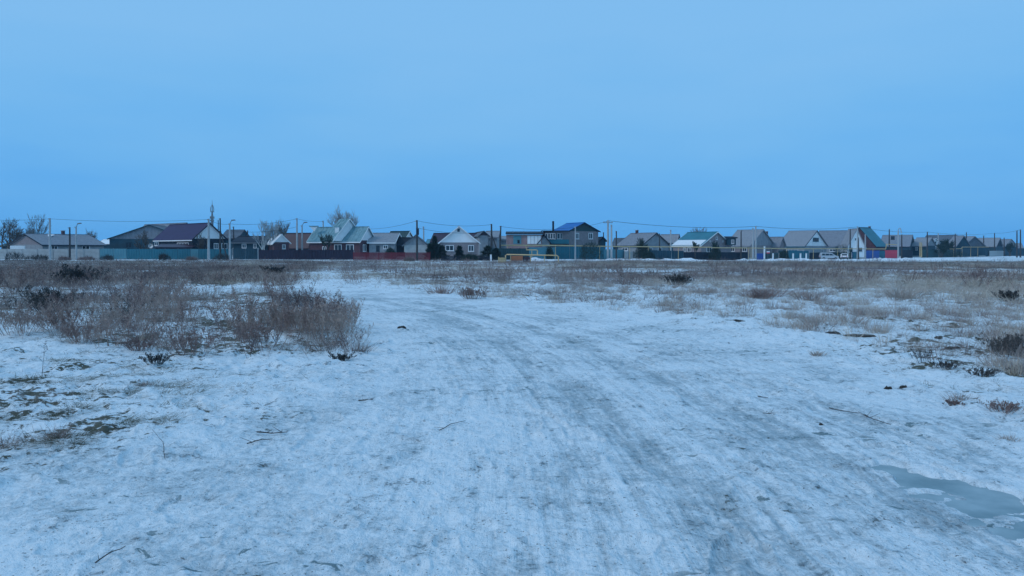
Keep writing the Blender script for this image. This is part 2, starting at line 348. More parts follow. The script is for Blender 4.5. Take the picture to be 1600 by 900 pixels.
def ground_material():
    m = bpy.data.materials.new('trodden_snow'); m.use_nodes = True; nt = m.node_tree; N = nt.nodes.new; Lk = nt.links.new
    b = nt.nodes['Principled BSDF']
    geo = N('ShaderNodeNewGeometry')
    def noise(scale, det=5, rough=.6, st=(1, 1, 1), rot=0, dist=0, off=0):
        mp = N('ShaderNodeMapping'); mp.inputs['Scale'].default_value = st; mp.inputs['Rotation'].default_value = (0, 0, rot); mp.inputs['Location'].default_value = (off, off * 2, 0)
        Lk(geo.outputs['Position'], mp.inputs[0]); n = N('ShaderNodeTexNoise'); n.inputs['Scale'].default_value = scale
        n.inputs['Detail'].default_value = det; n.inputs['Roughness'].default_value = rough; n.inputs['Distortion'].default_value = dist
        Lk(mp.outputs[0], n.inputs['Vector']); return n.outputs[0]
    def attr(n): a = N('ShaderNodeAttribute'); a.attribute_name = n; return a.outputs['Fac']
    def mth(op, a, b_, c=None):
        k = N('ShaderNodeMath'); k.operation = op
        for i, v in enumerate((a, b_, c)):
            if v is None: continue
            if isinstance(v, (int, float)): k.inputs[i].default_value = v
            else: Lk(v, k.inputs[i])
        return k.outputs[0]
    def rng(v, a, b_, c=0, d=1):
        k = N('ShaderNodeMapRange'); k.interpolation_type = 'SMOOTHSTEP'; Lk(v, k.inputs[0])
        for i, q in enumerate((a, b_, c, d)): k.inputs[1 + i].default_value = q
        return k.outputs[0]
    def mix(f, a, b_):
        k = N('ShaderNodeMix'); k.data_type = 'RGBA'; Lk(f, k.inputs[0])
        for i, v in ((6, a), (7, b_)):
            if isinstance(v, tuple): k.inputs[i].default_value = v + (1,)
            else: Lk(v, k.inputs[i])
        return k.outputs[2]
    road, rut, bare = attr('road'), attr('rut'), attr('bare')
    big = noise(.55, 4, .55, off=3); mid = noise(2.6, 6, .68, dist=.4, off=7); fine = noise(11, 5, .7, dist=.3, off=11); grit = noise(42, 3, .6, off=5)
    cx = N('ShaderNodeCombineXYZ'); Lk(attr('lat'), cx.inputs[0]); Lk(attr('lon'), cx.inputs[1])
    def tnoise(sx, sy, off):
        mp = N('ShaderNodeMapping'); mp.inputs['Scale'].default_value = (sx, sy, 1); mp.inputs['Location'].default_value = (off, off, off); Lk(cx.outputs[0], mp.inputs[0])
        n = N('ShaderNodeTexNoise'); n.inputs['Scale'].default_value = 1; n.inputs['Detail'].default_value = 5; n.inputs['Roughness'].default_value = .62; n.inputs['Distortion'].default_value = .25; Lk(mp.outputs[0], n.inputs['Vector']); return n.outputs[0]
    st1 = tnoise(2.2, .14, 3.3); st2 = tnoise(11, .7, 9.1)
    strk = mth('MULTIPLY', mth('ADD', mth('MULTIPLY', mth('SUBTRACT', st1, .5), .42), mth('MULTIPLY', mth('SUBTRACT', st2, .5), .80)), mth('MULTIPLY', road, rng(mth('ABSOLUTE', attr('lat'), 0), 1.4, 4.2, 1, .12)))
    # packed snow turning to grey ice where wheels and feet polished it
    icy = mth('ADD', mth('MULTIPLY', big, .65), mth('MULTIPLY', mid, .55))
    icy = mth('ADD', icy, mth('MULTIPLY', mth('SUBTRACT', fine, .5), mth('SUBTRACT', .95, mth('MULTIPLY', road, .25))))
    icy = mth('ADD', icy, mth('MULTIPLY', rut, .165)); icy = mth('ADD', icy, mth('MULTIPLY', road, .06)); icy = mth('ADD', icy, strk)
    icy = mth('ADD', icy, mth('MULTIPLY', mth('SUBTRACT', noise(26, 4, .7, off=31), .5), .5))
    fi = rng(icy, .52, 1.02)
    c = mix(fi, (.76, .83, .86), (.34, .41, .44))
    dk = mth('ADD', mth('MULTIPLY', mid, .5), mth('MULTIPLY', fine, .6)); dk = mth('ADD', dk, mth('MULTIPLY', rut, .02)); dk = mth('ADD', dk, mth('MULTIPLY', strk, .35)); dk = mth('SUBTRACT', dk, mth('MULTIPLY', road, .035)); dk = mth('ADD', dk, mth('MULTIPLY', mth('SUBTRACT', noise(30, 4, .7, off=41), .5), .25))
    c = mix(mth('MULTIPLY', rng(dk, .600, .69), .78), c, (.15, .18, .20))
    gr = mth('MULTIPLY', grit, mth('ADD', .8, mth('MULTIPLY', mid, .4)))
    c = mix(mth('MULTIPLY', rng(gr, .62, .70), .8), c, (.10, .10, .10))
    # thawed holes: bare soil and litter showing through
    cv = mth('ADD', mth('MULTIPLY', mid, .55), mth('MULTIPLY', fine, .45)); cv = mth('ADD', cv, mth('MULTIPLY', mth('SUBTRACT', big, .5), .35))
    th = mth('ADD', cv, mth('MULTIPLY', bare, .42))
    soil = mix(rng(grit, .35, .65), (.055, .052, .045), (.20, .165, .135))
    soil = mix(rng(mid, .45, .6), soil, (.085, .085, .06))
    fs = rng(th, .655, .69)
    c = mix(fs, c, soil)
    # near holes at the very front right: clear dark ice between snow flakes
    flk = mth('MULTIPLY', rng(noise(3.2, 5, .62, st=(1, 1.5, 1), rot=.5, dist=.9, off=23), .60, .635), mth('MULTIPLY', road, rng(big, .5, .6)))
    c = mix(mth('MULTIPLY', flk, .85), c, (.10, .17, .185))
    Lk(c, b.inputs['Base Color'])
    ro = N('ShaderNodeMix'); ro.data_type = 'FLOAT'; Lk(mth('MULTIPLY', fi, road), ro.inputs[0]); ro.inputs[2].default_value = .8; ro.inputs[3].default_value = .42
    Lk(ro.outputs[0], b.inputs['Roughness']); b.inputs['Specular IOR Level'].default_value = .35
    h = mth('ADD', mth('MULTIPLY', mid, 1.2), mth('MULTIPLY', fine, .9)); h = mth('ADD', h, mth('MULTIPLY', grit, .22)); h = mth('SUBTRACT', h, mth('MULTIPLY', fs, .15)); h = mth('ADD', h, mth('MULTIPLY', strk, 1.0))
    bp = N('ShaderNodeBump'); bp.inputs['Strength'].default_value = .9; bp.inputs['Distance'].default_value = .05; Lk(h, bp.inputs['Height']); Lk(bp.outputs[0], b.inputs['Normal'])
    return m
V, F, onroad, AT = make_ground()
GM = ground_material()
# spatial look-up of the finished relief
_gr = np.hypot(V[:, 0], V[:, 1]).reshape(-1, 901 + 68); NA = 901 + 68; _RAD = _gr[:, 0]; _Z = V[:, 2].reshape(-1, NA)
def gz(x, y):
    x = np.asarray(x, float); y = np.asarray(y, float); r = np.hypot(x, y); a = np.degrees(np.arctan2(x, y))
    i = np.clip(np.searchsorted(_RAD, r) - 1, 0, len(_RAD) - 2); j = np.clip((a + 44) / 88 * 900, 0, 899.999); j0 = j.astype(int)
    fr = (r - _RAD[i]) / (_RAD[i + 1] - _RAD[i]); fj = j - j0
    return (_Z[i, j0] * (1 - fj) + _Z[i, j0 + 1] * fj) * (1 - fr) + (_Z[i + 1, j0] * (1 - fj) + _Z[i + 1, j0 + 1] * fj) * fr
def submesh(name, sel):
    f = F[sel]; u, inv = np.unique(f, return_inverse=True); f2 = inv.reshape(f.shape)
    o = link(name, npmesh(name, V[u], f2, GM, {k: d[u] for k, d in AT.items()}, True)); o['kind'] = 'structure'; return o
submesh('snow_field', ~onroad); submesh('snow_road', onroad)
# frozen puddle: a level sheet that the rough snow rim cuts into an uneven outline
mi = bpy.data.materials.new('puddle_ice'); mi.use_nodes = True; nt = mi.node_tree; b = nt.nodes['Principled BSDF']
n1 = nt.nodes.new('ShaderNodeTexNoise'); n1.inputs['Scale'].default_value = 3.5; n1.inputs['Detail'].default_value = 6; r1 = nt.nodes.new('ShaderNodeValToRGB')
g1 = nt.nodes.new('ShaderNodeNewGeometry'); nt.links.new(g1.outputs['Position'], n1.inputs['Vector'])
nt.links.new(n1.outputs[0], r1.inputs[0]); r1.color_ramp.elements[0].position = .35; r1.color_ramp.elements[0].color = (.19, .28, .31, 1); r1.color_ramp.elements[1].position = .72; r1.color_ramp.elements[1].color = (.36, .46, .49, 1)
nt.links.new(r1.outputs[0], b.inputs['Base Color']); b.inputs['Roughness'].default_value = .6; b.inputs['Specular IOR Level'].default_value = .25
ip = MB(); c_ = ICE.mean(0); ip.poly([((p[0] - c_[0]) * 1.5 + c_[0], (p[1] - c_[1]) * 1.9 + c_[1], -.075) for p in ICE]); io = ip.build('frozen_puddle', mi); io['kind'] = 'structure'
if io.data.polygons[0].normal.z < 0: io.data.flip_normals()

# ------------------------------------------------------------------ houses
FOOT = []
def ray_wall(px, py, P, n):
    r = ray(px, py); o = Vector((0, 0, CH)); t = (P - o).dot(n) / r.dot(n); return o + r * t
def window(parent, P, d, n, px0, px1, py0, py1, frame=M_pvc, mull=1, name='window'):
    a = ray_wall(px0, py1, P, n); b = ray_wall(px1, py0, P, n); w = (b - a).dot(d)
    if w < 0: a, w = a + d * w, -w
    z0, z1 = a.z, b.z; h = z1 - z0; t = min(.11, w * .14); o = a - n * .06
    fr = MB(); up = Vector((0, 0, 1))
    fr.pbox(o, d * w, n * .13, up * t).pbox(o + up * (h - t), d * w, n * .13, up * t)
    fr.pbox(o + up * t, d * t, n * .13, up * (h - 2 * t)).pbox(o + d * (w - t) + up * t, d * t, n * .13, up * (h - 2 * t))
    for k in range(mull):
        fr.pbox(o + d * (w * (k + 1) / (mull + 1) - t * .35) + up * t, d * t * .7, n * .12, up * (h - 2 * t))
    fr.pbox(o - d * .08 - n * -.02 - up * .05, d * (w + .16), n * .2, up * .048)
    f = fr.build(name, frame, parent)
    p = MB().pbox(o + d * t * .5 + up * t * .5 + n * .04, d * (w - t), n * .03, up * (h - t)).build('pane', M_glass, f)
    return f
def house(name, label, xl, xc, xr, yr, ye, D=None, a=35, side='R', L=9, Wd=8, roof=M_slate, wall=M_brickg, gable=None, verge=M_white,
          win=(), chim=(), dD=4, group='village houses', oh=.35, seams=0, cat='house', eave_board=None, asym=0):
    if D is None: D = Dl(xc) + dD
    a = math.radians(a); ca, sa = math.cos(a), math.sin(a); sg = -1 if side == 'R' else 1
    C = at(xc, ye, D); u = Vector((sg * ca, sa, 0)); v = Vector((-sg * sa, ca, 0))
    xu, xv = (xl, xr) if side == 'R' else (xr, xl)
    tu, tv = tx(xu), tx(xv)
    if abs(xu - xc) > 1: L = (tu * D - C.x) / (u.x - tu * u.y)
    if abs(xv - xc) > 1: Wd = (tv * D - C.x) / (v.x - tv * v.y)
    if not (2 < L < 28 and 1.5 < Wd < 20): print('HOUSE DIM', name, label, round(L, 1), round(Wd, 1))
    mid = C + v * (Wd / 2); zr = at(xc, yr, mid.y).z; ze = C.z
    base = Vector((C.x, C.y, g0(C.x, C.y)))
    root = empty(name, base, label, cat, group); up = Vector((0, 0, 1)); zb = base.z - .4
    FOOT.append((C, u, v, L, Wd))
    pc = C + u * oh + v * oh; w2 = Wd - 2 * oh; l2 = L - 2 * oh; rise = zr - ze; k = rise / (Wd / 2); zt = ze + k * oh - .14
    pc = Vector((pc.x, pc.y, zb))
    MB().pbox(pc, u * l2, v * w2, up * (zt - zb)).build('wall', wall, root)
    # plinth a little proud of the wall
    MB().pbox(pc - u * .04 - v * .04, u * (l2 + .08), v * (w2 + .08), up * (.4 + .45)).build('plinth', M_conc, root)
    # gables
    for s, e in ((0, 0), (l2 - .14, 1)):
        q = pc + u * s; q.z = zt + .003
        MB().prism([q + v * .003, q + v * (w2 - .003), q + v * (w2 / 2) + up * (rise * (w2 / Wd) - .05)], u * .14).build('gable', gable or wall, root)
    # roof slabs
    th = .11; rf = MB()
    for s in (0, 1):
        e0 = C.copy() if s == 0 else C + v * Wd; e0.z = ze; r0 = mid.copy(); r0.z = zr
        a0, a1, b1, b0 = e0, e0 + u * L, r0 + u * L, r0
        n = (a1 - a0).cross(b0 - a0).normalized(); n = n if n.z > 0 else -n
        rf.prism([a0, b0, b0 - up * th, a0 - up * th], u * L)
    rf.build('roof', roof, root)
    rc = MB().pbox(Vector((mid.x, mid.y, zr - .03)) - v * .14 - u * .03, u * (L + .06), v * .28, up * .08).build('ridge_cap', roof, root)
    for s in (-.045, L + .003):
        for e0 in (C, C + v * Wd):
            vb = MB()
            p0 = Vector((e0.x, e0.y, ze)) + u * s; p1 = Vector((mid.x, mid.y, zr)) + u * s
            vb.prism([p0 - up * .2, p1 - up * .2, p1 + up * .02, p0 + up * .02], u * .042)
            vb.build('verge_board', verge, root)
    if eave_board is not False:
        eb = MB(); 
        eb.pbox(Vector((C.x, C.y, ze - .3)) - v * .04, u * L, v * .035, up * .2)
        eb.build('eave_board', eave_board or verge, root)
    if seams:
        sm = MB(); n_ = int(L / seams)
        for i in range(1, n_):
            p0 = Vector((C.x, C.y, ze)) + u * (L * i / n_); p1 = Vector((mid.x, mid.y, zr)) + u * (L * i / n_)
            sm.prism([p0, p1, p1 + up * .07, p0 + up * .07], u * .05)
        sm.build('roof_seam', roof, root)['kind'] = 'stuff'
    for w in win:
        kind, x0, x1, y0, y1 = w[:5]; mull = w[5] if len(w) > 5 else 1; fm = w[6] if len(w) > 6 else M_pvc; nm = w[7] if len(w) > 7 else 'window'
        if kind == 'g': window(root, pc.copy(), v, -u, x0, x1, y0, y1, fm, mull, nm)
        else: window(root, pc.copy(), u, -v, x0, x1, y0, y1, fm, mull, nm)
    for cx, cy0 in chim:           # chimney on the ridge
        t_ = tx(cx); m = (t_ * mid.y - mid.x) / (u.x - t_ * u.y) if abs(u.x - t_ * u.y) > .05 else L / 2
        m = min(max(m, .5), L - .5)
        p = mid + u * m; top = at(cx, cy0, p.y).z
        ch = MB().pbox(Vector((p.x, p.y, zr - .7)) - u * .25 - v * .25, u * .5, v * .5, up * (top - zr + .7)).build('chimney', M_brick, root)
        MB().pbox(Vector((p.x, p.y, top)) - u * .32 - v * .32, u * .64, v * .64, up * .12).build('chimney_cap', M_conc, ch)
    return root, dict(C=C, u=u, v=v, L=L, W=Wd, zr=zr, ze=ze, mid=mid, pc=pc)

def wbox(parent, name, m, px0, px1, py0, py1, D, depth=.5):
    p = at(px0, py1, D); q = at(px1, py0, D)
    return MB().pbox(p, (q.x - p.x, 0, 0), (0, depth, 0), (0, 0, q.z - p.z)).build(name, m, parent)

# --- left end
r, H = house('long_house', 'long low grey-roofed house at the left end, gable to the left, pale walls', 14, 65, 168, 365, 382, a=60, side='L', dD=4, roof=M_slate, wall=M_brickg, verge=M_dark,
      gable=M_brickt, win=(('s', 80, 90, 384, 390), ('s', 128, 140, 384, 390)), chim=((101, 361),))
p = H['mid'] + H['u'] * 4.5; MB().pbox(Vector((p.x - .2, p.y - 1.3, H['zr'] - .60)), (1.4, 0, 0), (.3, 1.0, .42), (0, -.03, .09)).build('snow_patch', M_snowm, r)
wbox(r, 'garage_door', M_white, 16, 38, 384, 396, 143.5, .3)
house('shed_house', 'dark teal-walled house with a low broad grey roof, left of the wine-red roof', 166, 167, 300, 351, 373, a=86, dD=24, L=9, roof=M_slatedk, wall=M_teald, gable=M_slate, verge=M_teald, eave_board=False,
      win=(('g', 196, 206, 378, 387, 1, M_teald), ('g', 214, 221, 378, 387, 1, M_teald)))
house('grey_roof_house', 'house with tall olive-grey roof standing half behind the wine-red roof', 205, 268, 318, 348, 373, a=40, dD=30, roof=M_slate, wall=M_teald, verge=M_dark)
r, H = house('wine_roof_house', 'house with dark wine-red metal roof and pale front gable', 240, 300, 358, 348, 374, a=42, dD=6, roof=M_wine, wall=M_dark, gable=M_white, verge=M_dark, eave_board=M_white,
      win=(('s', 277, 295, 379, 384.5, 3), ('s', 242, 248, 378, 384, 1), ('g', 334, 341, 380, 389), ('g', 346, 355, 380, 389)))
# lean-to porch in front of the wine roof
po = wpos(r); q0 = at(240, 386, 144.5); q1 = at(300, 386, 144.5); zt = at(270, 381.5, 147).z
MB().prism([q0, (q0.x, 147.5, zt), (q0.x, 147.5, zt - .1), (q0.x, q0.y, q0.z - .1)], (q1.x - q0.x, 0, 0)).build('porch_roof', M_maroon, r)
MB().pbox((q0.x + .2, 144.8, 0), (q1.x - q0.x - .4, 0, 0), (0, .1, 0), (0, 0, q0.z - .13)).build('porch_wall', M_maroon, r)
t = empty('satellite_dish', at(236, 392, 143.6), 'round white satellite dish by the eave of the wine-red-roofed house', 'satellite dish')
c0 = at(236, 384, 143.6); dm = MB(); ring = []
for k in range(5):
    rr = .46 * k / 4; yy = .16 * (k / 4) ** 2
    ring.append([(c0.x + rr * math.cos(x_ * math.pi / 8), c0.y - yy, c0.z + rr * math.sin(x_ * math.pi / 8)) for x_ in range(16)])
for k in range(4):
    for x_ in range(16): dm.poly([ring[k][x_], ring[k][(x_ + 1) % 16], ring[k + 1][(x_ + 1) % 16], ring[k + 1][x_]])
dm.build('dish', M_white, t); MB().tube([c0, c0 + Vector((0, .1, -.2)), at(236, 392, 143.7)], .03).build('mast', M_steel, t)
MB().tube([c0 + Vector((0, 0, -.3)), c0 + Vector((0, -.4, 0))], .02, 4).build('feed_arm', M_steel, t)
house('low_dark_house', 'low dark house with shallow black roof behind the green gate', 362, 412, 412, 369, 378, a=2, dD=10, Wd=8, roof=M_dark, wall=M_teald, verge=M_dark, eave_board=M_steel,
      win=(('s', 378, 385, 381, 388), ('s', 396, 401, 381, 388)))
house('maroon_roof_house', 'house with dark maroon roof behind the birches', 440, 482, 492, 364, 388, a=12, dD=18, Wd=10, roof=M_maroon, wall=M_maroon, verge=M_dark)
house('white_roof_cottage', 'small cottage with pale grey-white roof and reddish wall beside the birches', 416, 426, 456, 366, 380, a=62, dD=6, L=6, roof=M_white, wall=M_brick, gable=M_white, verge=M_white,
      win=(('g', 441, 446, 382, 389),))
# turquoise house with the tall steep middle
r, H = house('turquoise_roof_house', 'large brick house with weathered turquoise roof and steep taller middle gable', 480, 563, 590, 354, 377, a=22, dD=6, roof=M_turq, wall=M_brick, gable=M_white, verge=M_white, seams=.95,
      win=(('s', 504, 510, 385, 392), ('s', 522.5, 534, 382, 393), ('s', 541, 553, 382, 393.5), ('g', 567, 572, 382, 393)))
D0 = Dl(520) + 5.0; up = Vector((0, 0, 1)); C2 = at(520, 376, D0); a2 = math.radians(35); u2 = Vector((-math.cos(a2), math.sin(a2), 0)); v2 = Vector((math.sin(a2), math.cos(a2), 0))
L2 = 2.8; W2 = 8.6; e0 = C2; rg = C2 + v2 * W2 / 2; zr2 = at(542, 341.5, rg.y).z
R_ = Vector((rg.x, rg.y, zr2)); E2 = Vector((C2.x + v2.x * W2, C2.y + v2.y * W2, C2.z)); m2 = MB()
m2.prism([e0, R_, R_ - up * .12, e0 - up * .12], u2 * L2); m2.prism([E2, R_, R_ - up * .12, E2 - up * .12], u2 * L2); m2.build('upper_roof', M_turq, r)
MB().prism([e0 + u2 * .3 - up * .05 + v2 * .1, E2 + u2 * .3 - up * .05 - v2 * .1, R_ + u2 * .3 - up * .15], u2 * .12).build('upper_gable', M_white, r)
MB().prism([e0 + u2 * (L2 - .4) - up * .05 + v2 * .1, E2 + u2 * (L2 - .4) - up * .05 - v2 * .1, R_ + u2 * (L2 - .4) - up * .15], u2 * .12).build('upper_gable', M_white, r)
sm = MB()
for i in range(1, 4): sm.prism([e0 + u2 * L2 * i / 4, R_ + u2 * L2 * i / 4, R_ + u2 * L2 * i / 4 + up * .07, e0 + u2 * L2 * i / 4 + up * .07], u2 * .05)
sm.build('roof_seam', M_turq, r)['kind'] = 'stuff'
for e_ in (e0, E2): MB().prism([e_ - up * .22, R_ - up * .22, R_ + up * .02, e_ + up * .02], -u2 * .05).build('verge_board', M_white, r)
pch = at(527, 367, D0 + 1.6); qch = at(523.3, 355, D0 + 1.6); ch = MB().pbox((qch.x, pch.y, pch.z - .6), (.75, 0, 0), (0, .6, 0), (0, 0, qch.z - pch.z + .6)).build('chimney', M_white, r)
MB().pbox((qch.x - .08, pch.y - .08, qch.z), (.91, 0, 0), (0, .76, 0), (0, 0, .12)).build('chimney_cap', M_turq, ch)
dr = at(490, 354, D0 + 5); MB().prism([dr + Vector((-.75, 0, 0)), dr + Vector((.75, 0, 0)), dr + Vector((.1, 0, -.95))], (0, .5, 0)).build('gablet', M_white, r)
MB().pbox(dr + Vector((-.85, -.1, 0)), (1.7, 0, 0), (0, .7, 0), (0, 0, .15)).build('gablet_roof', M_turq, r)
house('pale_annex', 'single-storey pale house with grey roof next to the turquoise roof', 574, 618, 618, 364, 378, a=2, dD=9, Wd=9, roof=M_slate2, wall=M_brickg, verge=M_white,
      win=(('s', 588, 593, 384, 393, 0, M_dark, 'door'), ('s', 599, 606, 383, 389)))
house('green_roof_house', 'house behind with dark green roof and white gable end', 604, 634, 648, 361, 372, a=28, dD=26, roof=M_green, wall=M_dark, gable=M_white, verge=M_white)
house('black_roof_house', 'dark house with black roof behind the grey garage', 602, 638, 642, 371, 382, a=8, dD=12, Wd=8, roof=M_dark, wall=M_dark, verge=M_dark)
house('grey_garage', 'grey garage with plain front gable behind the red fence', 627, 628, 671, 367, 384, a=86, dD=1, L=8, roof=M_slatedk, wall=M_conc, gable=M_brickg, verge=M_slatedk, eave_board=False)
# white house
house('maroon_back_house', 'house with maroon roof peeping out left and right of the white gable', 672, 740, 750, 364, 378, a=10, dD=22, Wd=9, roof=M_maroon, wall=M_dark, verge=M_dark)
house('white_gable_house', 'house with big white front gable, small attic window and two windows below', 683, 684, 751, 353, 380, a=85, dD=2, L=10, roof=M_slate, wall=M_brickt, gable=M_white, verge=M_white, eave_board=False,
      win=(('g', 696, 709, 383, 392), ('g', 731.5, 740.5, 383, 393), ('g', 713.8, 719.2, 356.5, 363, 0)))
house('dark_gable_house', 'small grey house with dark front gable beside two wooden poles', 746, 747, 766, 361, 369, a=80, dD=16, L=12, roof=M_slatedk, wall=M_brickg, gable=M_maroon, verge=M_dark, eave_board=False)
house('grey_block_house', 'plain grey house with long pale roof behind the wooden poles', 757, 779, 779, 361, 370, a=3, dD=24, Wd=8, roof=M_slate2, wall=M_brickg, verge=M_slate)
house('grey_side_house', 'low grey house left of the pinkish flat building', 777, 793, 793, 369, 374, a=3, dD=30, Wd=8, roof=M_slate2, wall=M_brickg, verge=M_slate)
# pink flat building
D_ = Dl(820) + 8; b0 = at(791, 405, D_); t = empty('flat_roof_building', (b0.x, b0.y, g0(b0.x, b0.y)), 'pinkish brick building with nearly flat dark roof and pale panels', 'building')
wbox(t, 'wall', M_pink, 791, 847, 366.5, 405, D_, 7); wbox(t, 'panel', M_tealp, 802, 814.5, 368, 381, D_ - .06, .05); wbox(t, 'panel', M_white, 824, 845, 368.5, 381, D_ - .06, .05)
wbox(t, 'opening', M_dark, 808.5, 812, 375, 380, D_ - .1, .03)
for s in (829, 834.5, 840): wbox(t, 'batten', M_conc, s, s + .6, 368.5, 381, D_ - .1, .03)
q = at(790, 366, D_ - .4); q1 = at(849, 366, D_ - .4); q2 = at(800, 363.5, D_ - .4)
MB().pbox(q, (q1.x - q.x, 0, 0), (0, 7.8, .5), (0, 0, .22)).build('roof', M_dark, t)
wbox(t, 'pipe', M_steel, 801, 802, 361, 366, D_ + 1, .15); wbox(t, 'pipe', M_steel, 818, 819, 361, 366, D_ + 1, .15)
# blue two-storey house
house('lean_to_house', 'low grey wing with dark roof edge left of the blue-roofed house', 838, 839, 862, 367, 381, a=80, dD=5, L=7, roof=M_dark, wall=M_brickg, verge=M_dark, eave_board=False)
r, H = house('blue_roof_house', 'two-storey house with bright blue roof, green gable and glazed upper balcony', 860, 888, 938, 347.5, 361, a=58, dD=5, roof=M_blue, wall=M_brickt, gable=M_green, verge=M_dark, eave_board=False, chim=(),
      win=(('g', 898.5, 904.5, 364, 373.5), ('g', 919.5, 926, 364, 373.5)))
Dw = Dl(870) + 4.0
bx = at(849, 404, Dw); bq = at(889, 361.5, Dw)
MB().pbox((bx.x, Dw, -1), (bq.x - bx.x - .05, 0, 0), (0, 5, 0), (0, 0, bq.z + 1)).build('wing_wall', M_brickt, r)
MB().pbox((bx.x - .3, Dw - .9, bq.z), (bq.x - bx.x + .3, 0, 0), (0, 6.1, .1), (0, 0, .15)).build('wing_roof', M_dark, r)
f1 = at(849, 381, Dw - .8); f2 = at(889, 374, Dw - .8); MB().pbox(f1, (f2.x - f1.x, 0, 0), (0, .08, 0), (0, 0, f2.z - f1.z)).build('balcony_front', M_tealf, r)
MB().pbox((f1.x, f1.y, f1.z - .15), (f2.x - f1.x, 0, 0), (0, .79, 0), (0, 0, .14)).build('balcony_floor', M_dark, r)
for x_ in (852, 856, 860, 864):
    window(r, Vector((0, Dw - .74, 0)), Vector((1, 0, 0)), Vector((0, -1, 0)), x_, x_ + 3.7, 364.5, 373.4, M_pvc, 0)
window(r, Vector((0, Dw, 0)), Vector((1, 0, 0)), Vector((0, -1, 0)), 870.5, 875, 364.5, 373.4, M_pvc, 0); window(r, Vector((0, Dw, 0)), Vector((1, 0, 0)), Vector((0, -1, 0)), 875.6, 878.5, 364.5, 373.4, M_pvc, 0)
pc = at(864.5, 345.5, Dw + 4); MB().pbox((pc.x - .2, pc.y, bq.z), (.38, 0, 0), (0, .38, 0), (0, 0, pc.z - bq.z)).build('chimney', M_dark, r)
house('blue_side_shed', 'small dark shed against the right wall of the blue-roofed house', 935, 936, 949, 370, 377, a=80, dD=6, L=5, roof=M_dark, wall=M_teald, verge=M_dark, eave_board=False, cat='shed', group=None)
# right of the twin poles
house('grey_gable_house', 'grey slate house with oblique gable right of the twin concrete poles', 962, 1003, 1048, 363.5, 383, a=50, dD=7, roof=M_slate, wall=M_brickg, gable=M_brickg, verge=M_dark,
      win=(('s', 972, 981, 387, 392), ('g', 1012, 1019, 387, 393), ('g', 1028, 1034, 387, 393)), chim=((994.5, 360),))
house('far_grey_house', 'grey house further back between the grey gable and the teal roof', 1028, 1058, 1064, 366, 379, a=35, dD=40, Wd=9, roof=M_slate2, wall=M_teald, verge=M_dark)
r, H = house('teal_roof_house', 'house with teal roof, snow along its eave and pale brick gable', 1048, 1096, 1145, 362, 383, a=52, dD=8, roof=M_teal, wall=M_brickt, gable=M_brickt, verge=M_white,
      win=(('s', 1067.5, 1072, 387, 394), ('s', 1074, 1080, 387, 394), ('g', 1104, 1112, 386, 394), ('g', 1118.5, 1121, 370, 374.5, 0), ('g', 1108.5, 1110.5, 375.5, 378, 0), ('g', 1128.5, 1130.5, 375.5, 378, 0)))
C, u, v = H['C'], H['u'], H['v']; k = .36; e0 = Vector((C.x, C.y, H['ze'])) + up * .02; e1 = e0 + (Vector((H['mid'].x, H['mid'].y, H['zr'])) + up * .02 - e0) * k
MB().prism([e0 + u * .3, e1 + u * .3, e1 + u * .3 + up * .09, e0 + u * .3 + up * .09], u * (H['L'] - .6)).build('roof_snow', M_snowm, r)
r, H = house('mansard_house', 'tall grey-roofed house with a side dormer behind the concrete pole pair', 1130, 1172, 1212, 358.5, 384, a=50, dD=9, roof=M_slate2, wall=M_brickt, gable=M_slate2, verge=M_slate2,
      win=(('s', 1141, 1148, 386, 393), ('s', 1160, 1167, 386, 393)))
q = at(1136, 383, Dl(1150) + 6.5); q1 = at(1150, 372.5, Dl(1150) + 6.5)
MB().pbox(q, (q1.x - q.x, 0, 0), (0, 3.5, 0), (0, 0, q1.z - q.z)).build('dormer', M_teald, r)
MB().pbox((q.x - .3, q.y - .3, q1.z), (q1.x - q.x + .6, 0, 0), (0, 4.5, 0.3), (0, 0, .28)).build('dormer_roof', M_dark, r)
window(r, Vector((0, q.y, 0)), Vector((1, 0, 0)), Vector((0, -1, 0)), 1142.5, 1147, 374.5, 381, M_pvc, 1)
house('low_grey_house', 'low house with long grey roof and many windows behind the blue gate', 1178, 1218, 1228, 370, 385, a=50, dD=6, Wd=9, roof=M_slate, wall=M_brickt, verge=M_slate,
      win=(('s', 1181, 1184, 388, 396, 0), ('s', 1186, 1189, 388, 396, 0), ('s', 1203, 1206, 388, 396, 0)), chim=((1196.5, 362),))
house('white_attic_house', 'grey slate house with white front gable and one attic window', 1212, 1258, 1293, 360, 384.5, a=46, dD=9, roof=M_slate2, wall=M_brickg, gable=M_white, verge=M_dark, eave_board=M_tealf,
      win=(('g', 1270, 1279, 371.5, 377.5, 1, M_tealf), ('g', 1284, 1286, 388, 395, 0), ('s', 1222, 1229, 387.5, 393)))
house('long_slate_house', 'long mauve-grey slate roof between the white attic gable and the white narrow house', 1278, 1335, 1335, 360, 384, a=22, dD=14, Wd=10, roof=M_slate, wall=M_brickg, verge=M_slate,
      win=(('s', 1296, 1306, 389, 393),))
house('white_narrow_house', 'narrow white house with steep front gable beside the brown and teal one', 1322, 1323, 1353, 357, 388, a=84, dD=1.5, L=4.5, roof=M_slate2, wall=M_white, gable=M_white, verge=M_slate, eave_board=False,
      win=(('g', 1329, 1332, 387, 394, 0, M_steel), ('g', 1341, 1347, 387, 393, 1, M_steel), ('g', 1335.5, 1338, 372, 376, 0)))
house('brown_gable_house', 'red-brown house with steep teal roof falling to the right', 1314, 1369, 1385, 355, 385, a=35, side='L', dD=8, roof=M_teal, wall=M_brick, gable=M_brick, verge=M_dark, chim=((1364, 354),))
